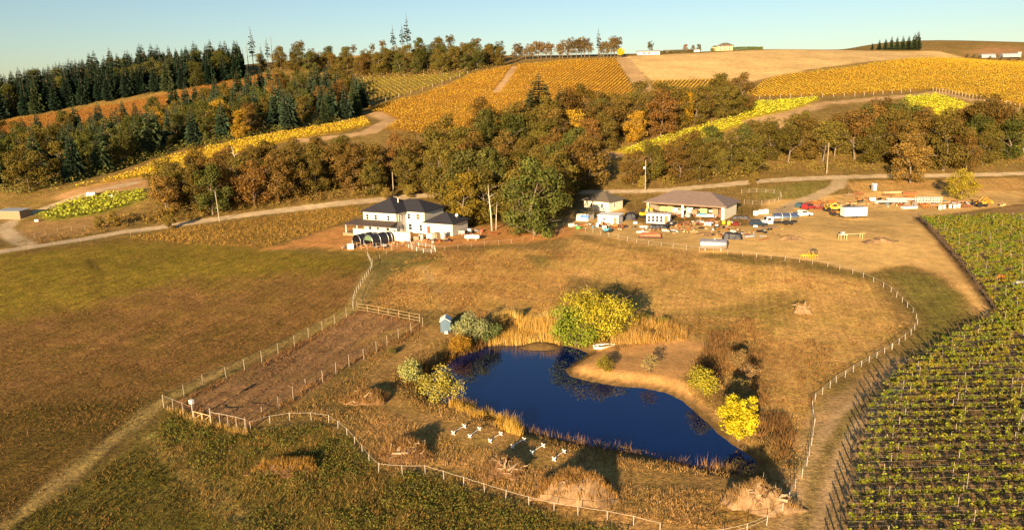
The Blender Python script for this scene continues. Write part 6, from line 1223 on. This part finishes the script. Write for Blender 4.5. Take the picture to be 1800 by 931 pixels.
implement((65.28, 158.54), 8, YELLOW, 'yellow cultivator with a black wheel ring beside the yard fence', 3.9, 7, 0.9, 1, True)
for i, (p, deg, m, L, lab) in enumerate([((92.06, 221.82), 30, ORANGE_P, 3.4, 'orange harrow beside the red van'), ((95.03, 223.18), 10, RUST, 3.2, 'rusty plough behind the yellow tractor'), ((90.95, 215.69), 20, RED_P, 3.0, 'red harrow between the pickup and yellow tractor'), ((90.73, 223.71), 40, RUST, 2.8, 'rusty cultivator behind the red van'), ((99.05, 226.11), 15, ORANGE_P, 3.0, 'orange rake behind the yellow tractor'),
                                     ((111.09, 234.85), 12, RUST, 4.2, 'long rusty harrow beside the portable toilet'), ((107.57, 233.48), 20, WOOD, 3.4, 'brown drill beside the long rusty harrow'), ((122.63, 214.68), 5, ORANGE_P, 4.4, 'orange cultivator in front of the metal rack'), ((133.3, 213.53), 15, RUST, 3.6, 'rusty plough under the rounded yellow tree'), ((142.11, 221.01), 25, RUST, 3.6, 'rusty disc plough behind the faded yellow loader'), ((120.37, 233.72), 8, RUST, 4.4, 'dark rusty frame behind the long steel trays'), ((125.9, 231.09), 12, ORANGE_P, 3.0, 'orange frame behind the long steel trays')]):
    implement(p, deg, m, lab, L, 6, 0.8, 40 + i)
for i, (p, lab) in enumerate([((114.68, 222.92), 'long steel tray lying foremost in the scrap row'), ((119.77, 226.11), 'long steel tray lying behind the foremost tray')]):
    r = frame('steel_tray', p, -9, lab, 'tray'); MB().box((1.0, 0, 0.55), (9.0, 1.3, 0.1)).build('floor', STEEL, r)
    for y in (-0.68, 0.68): MB().box((1.0, y, 0.75), (9.0, 0.06, 0.5)).build('side', STEEL, r)
    for x in (-2.5, 1.0, 4.5): MB().box((x, 0, 0.25), (0.2, 1.2, 0.5)).build('trestle', DARK, r)
rk = frame('metal_rack', (123.33, 222.25), -6, 'open white metal rack beside the rounded yellow tree', 'rack')
for x in np.arange(0, 7.1, 1.0):
    for y in (0, 1.3): MB().box((x, y, 0.95), (0.08, 0.08, 1.9)).build('upright', WHITE, rk)
for z in (0.5, 1.2, 1.9):
    for y in (0, 1.3): MB().box((3.5, y + 0.01, z), (7.3, 0.07, 0.07)).build('rail', WHITE, rk)
MB().box((3.5, 0.65, 1.97), (7.0, 1.2, 0.05)).build('top', GREY, rk)
crate((117.25, 215.27), 4, (4.4, 1.4, 0.5), WHITE, 'low white slab box in front of the steel trays', 'slab_box', 'box')
crate((112.16, 227.47), 0, (1.5, 1.2, 1.0), WHITE, 'white tote box at the end of the steel trays', 'tote_box', 'box'); crate((111.93, 224.04), 10, (1.0, 0.9, 0.6), WHITE, 'small white box beside the white tote box', 'tote_box', 'box')
for i, p in enumerate([(124.73, 212.49), (126.35, 213.29), (128.61, 214.04), (129.86, 213.9), (131.52, 214.73)]): drum(p, 0.42, 1.15, WHITE, 'white plastic drum standing in the row under the yellow tree', 'white drums in the scrap row')
stack((123.85, 238.53), 4, 5.5, 4, 0.3, 0.25, WOOD_NEW, 'pale log stack near the portable toilet', 5, rows=2); stack((128.97, 236.98), 8, 5.0, 4, 0.25, 0.22, RUST, 'rusty beams stacked behind the steel trays', 6, rows=3)
tl = frame('portable_toilet', (119.4, 241.64), 10, 'grey portable toilet standing beside the driveway', 'toilet')
MB().box((0, 0, 1.08), (1.15, 1.15, 2.1)).build('body', GREY, tl); MB().prism([(-0.6, 2.14), (0.6, 2.14), (0.5, 2.36), (-0.5, 2.36)], 'y', -0.6, 0.6).build('roof', WHITE, tl); dr = MB().box((0.05, -0.6, 1.05), (0.8, 0.05, 1.85)).build('door', WHITE, tl); MB().box((0.35, -0.64, 1.0), (0.05, 0.05, 0.12)).build('handle', DARK, dr); MB().tube([(0.4, 0.4, 2.3), (0.4, 0.4, 2.7)], 0.05, 6).build('vent', DARK, tl)
for i, (p, lab) in enumerate([((70.36, 210.15), 'white tote crate at the corner of the barn'), ((72.37, 211.78), 'middle white tote crate beside the barn'), ((74.09, 212.48), 'white tote crate beside the driveway end')]): crate(p, -10, (1.25, 1.1, 1.25), WHITE, lab, 'tote_crate', 'crate', lid=False)
heap((64.56, 205.13), -20, 4.6, 1.6, 0.9, TARP_BLACK, 'low dark heap along the side wall of the barn', 36)
for p, lab in [((57.33, 196.54), 'yellow drum in front of the barn corner'), ((58.4, 195.49), 'larger yellow drum beside the red tiller')]: drum(p, 0.5, 0.95, YELLOW, lab)
implement((59.65, 193.53), 15, RED_P, 'small red tiller beside the yellow drums', 1.8, 4, 0.6, 77)
crate((52.7, 195.3), -15, (1.7, 0.9, 0.7), WHITE, 'white chest freezer lying in front of the barn', 'freezer', 'freezer'); drum((54.59, 193.27), 0.4, 0.6, WHITE, 'short white drum beside the chest freezer')
tractor((42.81, 194.72), 100, GREY, 'grey tractor parked beside the white cabin', False, False, 0.9)
# yellow digger arm beside the cabin
dg = frame('digger', (38.09, 211), 35, 'yellow digger with a raised arm at the barn corner', 'digger')
MB().box((0, 0, 0.35), (1.9, 1.5, 0.6)).build('tracks', RUBBER, dg); MB().box((0, 0, 1.1), (1.5, 1.3, 0.85)).build('body', YELLOW, dg); MB().box((0.2, 0.3, 2.0), (0.8, 0.7, 0.95)).build('cab', GLASS, dg)
MB().tube([(0.7, -0.2, 1.3), (1.6, -0.2, 3.2), (3.0, -0.2, 2.4)], 0.16, 6).build('arm', YELLOW, dg); MB().prism([(2.8, 1.7), (3.4, 1.8), (3.3, 2.5), (2.9, 2.5)], 'y', -0.5, 0.1).build('bucket', YELLOW, dg)
# timber saw frame and its trestles on the bare yard
sf = frame('saw_frame', (79.04, 174.45), 6, 'cream wooden saw bench frame on the bare yard', 'frame')
for x in (0, 1.4, 5.4): 
    for y in (-0.5, 0.5): MB().box((x, y, 0.6), (0.16, 0.16, 1.2)).build('leg', WOOD_NEW, sf)
MB().box((3.0, 0, 1.28), (6.6, 0.3, 0.16)).build('beam', WOOD_NEW, sf); MB().box((0.7, 0, 1.26), (1.8, 1.2, 0.12)).build('bench', CREAM, sf); MB().box((0.6, 0, 1.65), (0.8, 0.6, 0.6)).build('saw_head', GREY, sf)
stack((61.21, 176.04), 35, 4.2, 2, 0.2, 0.15, RUST, 'two dark beams lying on the bare yard', 8, rows=1)
for p, s, seed in [((67.84, 176.04), (3.2, 2.0, 0.7), 61), ((87.07, 171.49), (4.2, 2.4, 0.9), 62), ((49.58, 182.86), (3.6, 1.8, 0.5), 63)]:
    mound(p, s[0], s[1], s[2], seed, {61: 'low heap of tan soil beside the two dark beams', 62: 'broad heap of tan soil beside the saw bench', 63: 'low soil heap between barn and black covered pile'}[seed], SOIL, 0, 0, (0.3, 0.2, 0.1), name='soil_heap')
# yard clutter near the lean-to
for p, s, m, lab in [((16.28, 197.87), (1.5, 1.0, 0.8), CREAM, 'cream trunk under the big green oak'), ((17.8, 194.15), (1.1, 0.8, 0.6), GREEN_P, 'green box cart beside the cream trunk'), ((24.68, 193.36), (1.0, 0.8, 0.8), WHITE, 'white box beside the light blue tractor'), ((28, 196.52), (1.2, 0.9, 0.6), ORANGE_P, 'orange crate behind the light blue tractor'), ((23.3, 197.07), (0.7, 0.7, 0.9), WHITE, 'white bin against the low white shed'),
                     ((28.59, 191.19), (1.0, 0.8, 0.5), WOOD, 'brown crate on the dry grass below the white shed'), ((34.18, 200.44), (1.0, 0.8, 0.5), WHITE, 'white box between the white shed and white cabin'), ((24.74, 198.74), (0.6, 0.6, 1.0), WOOD, 'brown barrel box against the low white shed'), ((-38.93, 175.57), (1.5, 1.2, 1.2), CREAM, 'white hutch box in front of the hoop shelters'), ((35.2, 193.86), (2.0, 0.8, 0.4), WHITE, 'flat white box beside the black tarp heap')]:
    crate(p, random.uniform(-25, 10), s, m, lab, 'storage_box', 'box')
for p, s, m, lab in [((-23.69, 182.01), (1.4, 1.0, 1.3), WOOD, 'brown hutch beside the end of the board wall'), ((-22.61, 182.56), (1.1, 0.9, 1.6), GREY, 'grey cabinet beside the brown hutch'), ((-20.44, 183.68), (2.2, 1.2, 1.5), CREAM, 'cream canvas stall in front of the house'), ((-18.9, 184.2), (1.2, 1.2, 1.6), WOOD, 'brown wooden stall beside the cream canvas stall'), ((-17.36, 184.74), (1.0, 0.7, 1.7), WHITE, 'white cabinet against the garage wall'), ((-21.46, 181.16), (1.3, 0.8, 0.7), RUST, 'rusty trough in front of the house'), ((-12.92, 190.16), (1.6, 0.9, 0.9), GREY, 'grey cart beside the garage side wall'), ((-10.94, 192.33), (0.9, 0.8, 0.9), WHITE, 'white bin behind the garage'), ((-7.92, 192.01), (0.8, 0.7, 0.7), RED_DOOR, 'red chair box under the golden oak')]:
    crate(p, random.uniform(-40, 0), s, m, lab, 'storage_box', 'box')
fence('pen_fence', [(-24.92, 174.94), (-23.19, 172.09), (-20.24, 169.77), (-17.77, 169.07), (-18.44, 173.3), (-21.29, 175.76), (-24.58, 176.61)], 2.2, 1.1, WHITE, 'small oval white pen on the red earth below the house', (0.9, 0.5), 0.02, WHITE, 0.07)
fence('pen_fence', [(-39.1, 178.48), (-35.29, 173.08), (-32.31, 175.57), (-28.48, 173.05), (-25.81, 179.69)], 2.4, 1.4, POST_WOOD, 'post and wire pen around the hoop shelters', (0.95, 0.5), 0.015, WIRE, 0.1)
fence('paddock_fence', [(75.73, 241.33), (81, 242.07), (85.9, 239.98), (87.39, 236.83), (84.97, 230.99), (80.48, 226.75), (75.76, 225.77), (72.57, 227.91)], 2.8, 1.3, POST_WOOD, 'pale rail paddock fence between the barn and the gravel road', (0.95, 0.55, 0.2), 0.025, POST_WOOD, 0.1)
fence('roadside_fence', [(36.65, 246.12), (44.19, 245.7), (53.52, 244.91)], 3.0, 1.0, POST_WOOD, 'low fence along the gravel road behind the cabin', (0.9,), 0.012, TAPE)

# ---------------------------------------------------------------- old shed by the side road, hill tanks
os_ = frame('old_shed', (-148.22, 221.46), 170, 'weathered grey open shed beside the dirt side road', 'shed')
for i, x in enumerate(np.arange(0.2, 8.0, 0.4)): MB().box((x, 0.01 * (i % 2), 1.15), (0.38, 0.06, 2.5)).build('board', WOOD, os_)
MB().box((0.0, -2.0, 1.15), (0.08, 3.9, 2.5)).build('end_wall', WOOD, os_); MB().box((8.0, -2.0, 1.15), (0.08, 3.9, 2.5)).build('end_wall', WOOD, os_); MB().box((4.0, -2.0, 2.52), (8.6, 4.8, 0.12), 0, 0, -0.06).build('roof', GREY, os_)
crate((-138.84, 244.56), 10, (2.6, 1.4, 1.1), WHITE, 'white tank box on the bare ground above the green vineyard', 'tank_box', 'box'); crate((-131.25, 241.95), 10, (1.6, 0.9, 0.5), WHITE, 'low white box at the edge of the green vineyard', 'tank_box', 'box'); crate((-140.72, 217.38), 10, (1.0, 0.7, 0.5), WHITE, 'small white box at the corner of the green vineyard', 'tank_box', 'box')

# ---------------------------------------------------------------- hilltop houses
hh = frame('hilltop_house', (181.25, 672.75), -15, 'tan two storey house on the hilltop behind the hedge', 'house')
MB().box((9.0, 5.0, 2.0), (13.0, 9.0, 4.6)).build('wall', WOOD_NEW, hh); hip(MB(), 2.5, 15.5, 0.5, 9.5, 4.3, 2.6, 0.8).build('roof', TAUPE, hh)
MB().box((0.2, 4.0, 1.7), (4.6, 6.0, 4.0)).build('wing_wall', WOOD_NEW, hh); hip(MB(), -2.1, 2.4, 1.0, 7.0, 3.6, 1.5, 0.5).build('wing_roof', TAUPE, hh)
for x in (5.0, 8.5, 12.5): window(hh, x, 3.3, 1.5, 1.2, 'front', 0.5); window(hh, x, 1.4, 1.5, 1.4, 'front', 0.5)
def hedge(pts, h, w, col_, label, seed):
    rng = np.random.default_rng(seed); L_ = along(pts, 0.6); P = []
    for (x, y) in L_:
        for _ in range(45): P.append((x + rng.normal() * 0.3, y + rng.uniform(-w / 2, w / 2), hz(x, y) + rng.uniform(0, h)))
    P = np.array(P); V, F = cards(P, rng.normal(size=(len(P), 3)) + np.array([0, -0.6, 0.4]), rng.uniform(0.4, 0.9, len(P)), rng)
    o = link('hedge', mesh_np('hedge', V, F, False, tint_cols(len(P), rng, 4) * np.array([*col_, 1])), LEAF); tag(o, label, 'hedge')
hedge([(178.48, 673.51), (199.48, 677), (218.74, 659.3)], 2.6, 2.0, (0.09, 0.11, 0.02), 'clipped green hedge in front of the hilltop house', 1)
hedge([(121.75, 637.36), (135.15, 644.96), (158.03, 660.72), (168.07, 671.6)], 2.2, 2.0, (0.10, 0.085, 0.03), 'brown hedge in front of the long cream hilltop building', 2)
for p, s, c, lab in [((154.94, 668.61), 0.42, (0.2, 0.1, 0.04), 'round brown tree beside the hilltop house'), ((167.11, 671.82), 0.4, (0.13, 0.12, 0.05), 'grey green tree between the hedge and hilltop house'), ((161.72, 670.07), 0.36, (0.15, 0.1, 0.05), 'low brown tree beside the round brown tree'), ((186.69, 674.38), 0.3, (0.05, 0.03, 0.03), 'small dark red tree in front of the hilltop house')]: plant('garden_tree', OAK[1], p, s, None, c, lab, 'tree')
wb = frame('white_building', (104.97, 621.86), -8, 'low cream shed at the top of the dirt track', 'shed'); MB().box((9, 3, 1.1), (18, 6, 2.6)).build('wall', CREAM, wb)
MB().prism([(-0.5, 2.3), (6.5, 2.3), (3, 3.5)], 'x', -0.6, 18.6).build('roof', GREY, wb); window(wb, 5.5, 1.2, 2.0, 1.4, 'front', 0.0); window(wb, 9.5, 1.2, 2.0, 1.4, 'front', 0.0)
wb2 = frame('white_building', (135.91, 665.11), -5, 'long cream hilltop building behind the brown hedge', 'building'); MB().box((15, 3, 0.9), (30, 6, 2.2)).build('wall', CREAM, wb2); MB().prism([(-0.5, 1.9), (6.5, 1.9), (3, 2.8)], 'x', -0.5, 30.5).build('roof', GREY, wb2)
gh = frame('greenhouse', (427.69, 690.06), -6, 'long grey greenhouse on the far hillside', 'greenhouse')
for k in range(2):
    MB().prism([(4 * math.cos(a) + 4, max(0, 3.6 * math.sin(a))) for a in np.linspace(0, math.pi, 9)], 'x', k * 18, k * 18 + 12 + 3 * k).build('tunnel', GREY, gh)
MB().box((33, 4, 2.2), (3, 3, 4.6)).build('tower', GREY, gh)
for i, p in enumerate([(413.68, 689.09), (419.13, 687.82), (420.39, 681.35), (429.08, 680.53), (438.39, 679.13), (444.33, 676.49), (449.85, 673.31)]): plant('bush', OAK[6], p, 0.22, None, (0.12, 0.09, 0.05), 'low brown bush beside the far greenhouse', 'bush', 'bushes beside the greenhouse')

# ---------------------------------------------------------------- scrap and litter lying about the yard
def litter(clusters, seed):
    rng = np.random.default_rng(seed); pal = np.array([[0.25, 0.09, 0.04], [0.3, 0.2, 0.12], [0.55, 0.36, 0.18], [0.03, 0.03, 0.035], [0.6, 0.58, 0.55], [0.3, 0.3, 0.32], [0.4, 0.13, 0.04], [0.1, 0.25, 0.4]]); w = np.array([4, 4, 2, 3, 1.6, 2, 1.5, 0.4]); w = w / w.sum()
    V, F, Cc, b = [], [], [], 0
    for (x, y), rx, ry, n in clusters:
        for _ in range(n):
            px_, py_ = x + rng.normal() * rx, y + rng.normal() * ry; sx, sy, sz_ = rng.choice([0.2, 0.4, 0.9, 1.8]) * rng.uniform(0.6, 1.2), rng.uniform(0.1, 0.5), rng.uniform(0.1, 0.6)
            a = rng.uniform(-0.7, 0.7); c, s_ = math.cos(a), math.sin(a); z = hz(px_, py_) - 0.03; t = rng.normal() * 0.15
            P = np.array([(ux * sx, uy * sy, uz * sz_ + ux * sx * t) for uz in (0, 1) for uy in (-0.5, 0.5) for ux in (-0.5, 0.5)])
            V.append(np.stack([px_ + P[:, 0] * c - P[:, 1] * s_, py_ + P[:, 0] * s_ + P[:, 1] * c, z + P[:, 2]], 1))
            F.append(np.array([(0, 2, 3, 1), (4, 5, 7, 6), (0, 1, 5, 4), (2, 6, 7, 3), (0, 4, 6, 2), (1, 3, 7, 5)]) + b); b += 8
            k = pal[rng.choice(len(pal), p=w)] * rng.uniform(0.7, 1.3); Cc.append(np.tile([*k, 1.0], (8, 1)))
    return np.vstack(V), np.vstack(F), np.vstack(Cc)
cl = [((126.33, 222.03), 9, 2.2, 150), ((136.79, 219.31), 5, 2.0, 80), ((117.19, 227.99), 7, 2.0, 80), ((94.19, 221.55), 5, 2.5, 110), ((46.59, 197.92), 5, 2.0, 60), ((53.05, 198.97), 4, 2.0, 50), (barn_at(8, 4), 4.0, 2.0, 90), (barn_at(17, 5), 3.0, 2.0, 70), ((26.85, 194.86), 5, 2.0, 50), ((38.82, 190), 4, 2.0, 40), ((56.24, 183.57), 5, 2.5, 50), ((-21.24, 181.78), 3.0, 1.2, 60), ((-11.76, 190.83), 3.0, 1.5, 30), ((47.5, 188.99), 6, 2, 40), ((21.98, 199.06), 3, 1, 30), ((-33.41, 177.97), 4, 1.5, 30)]
stuff('debris', [litter(cl, 5)], 'scattered scrap, boards and litter lying about the farm yard', BLADE, category='debris')
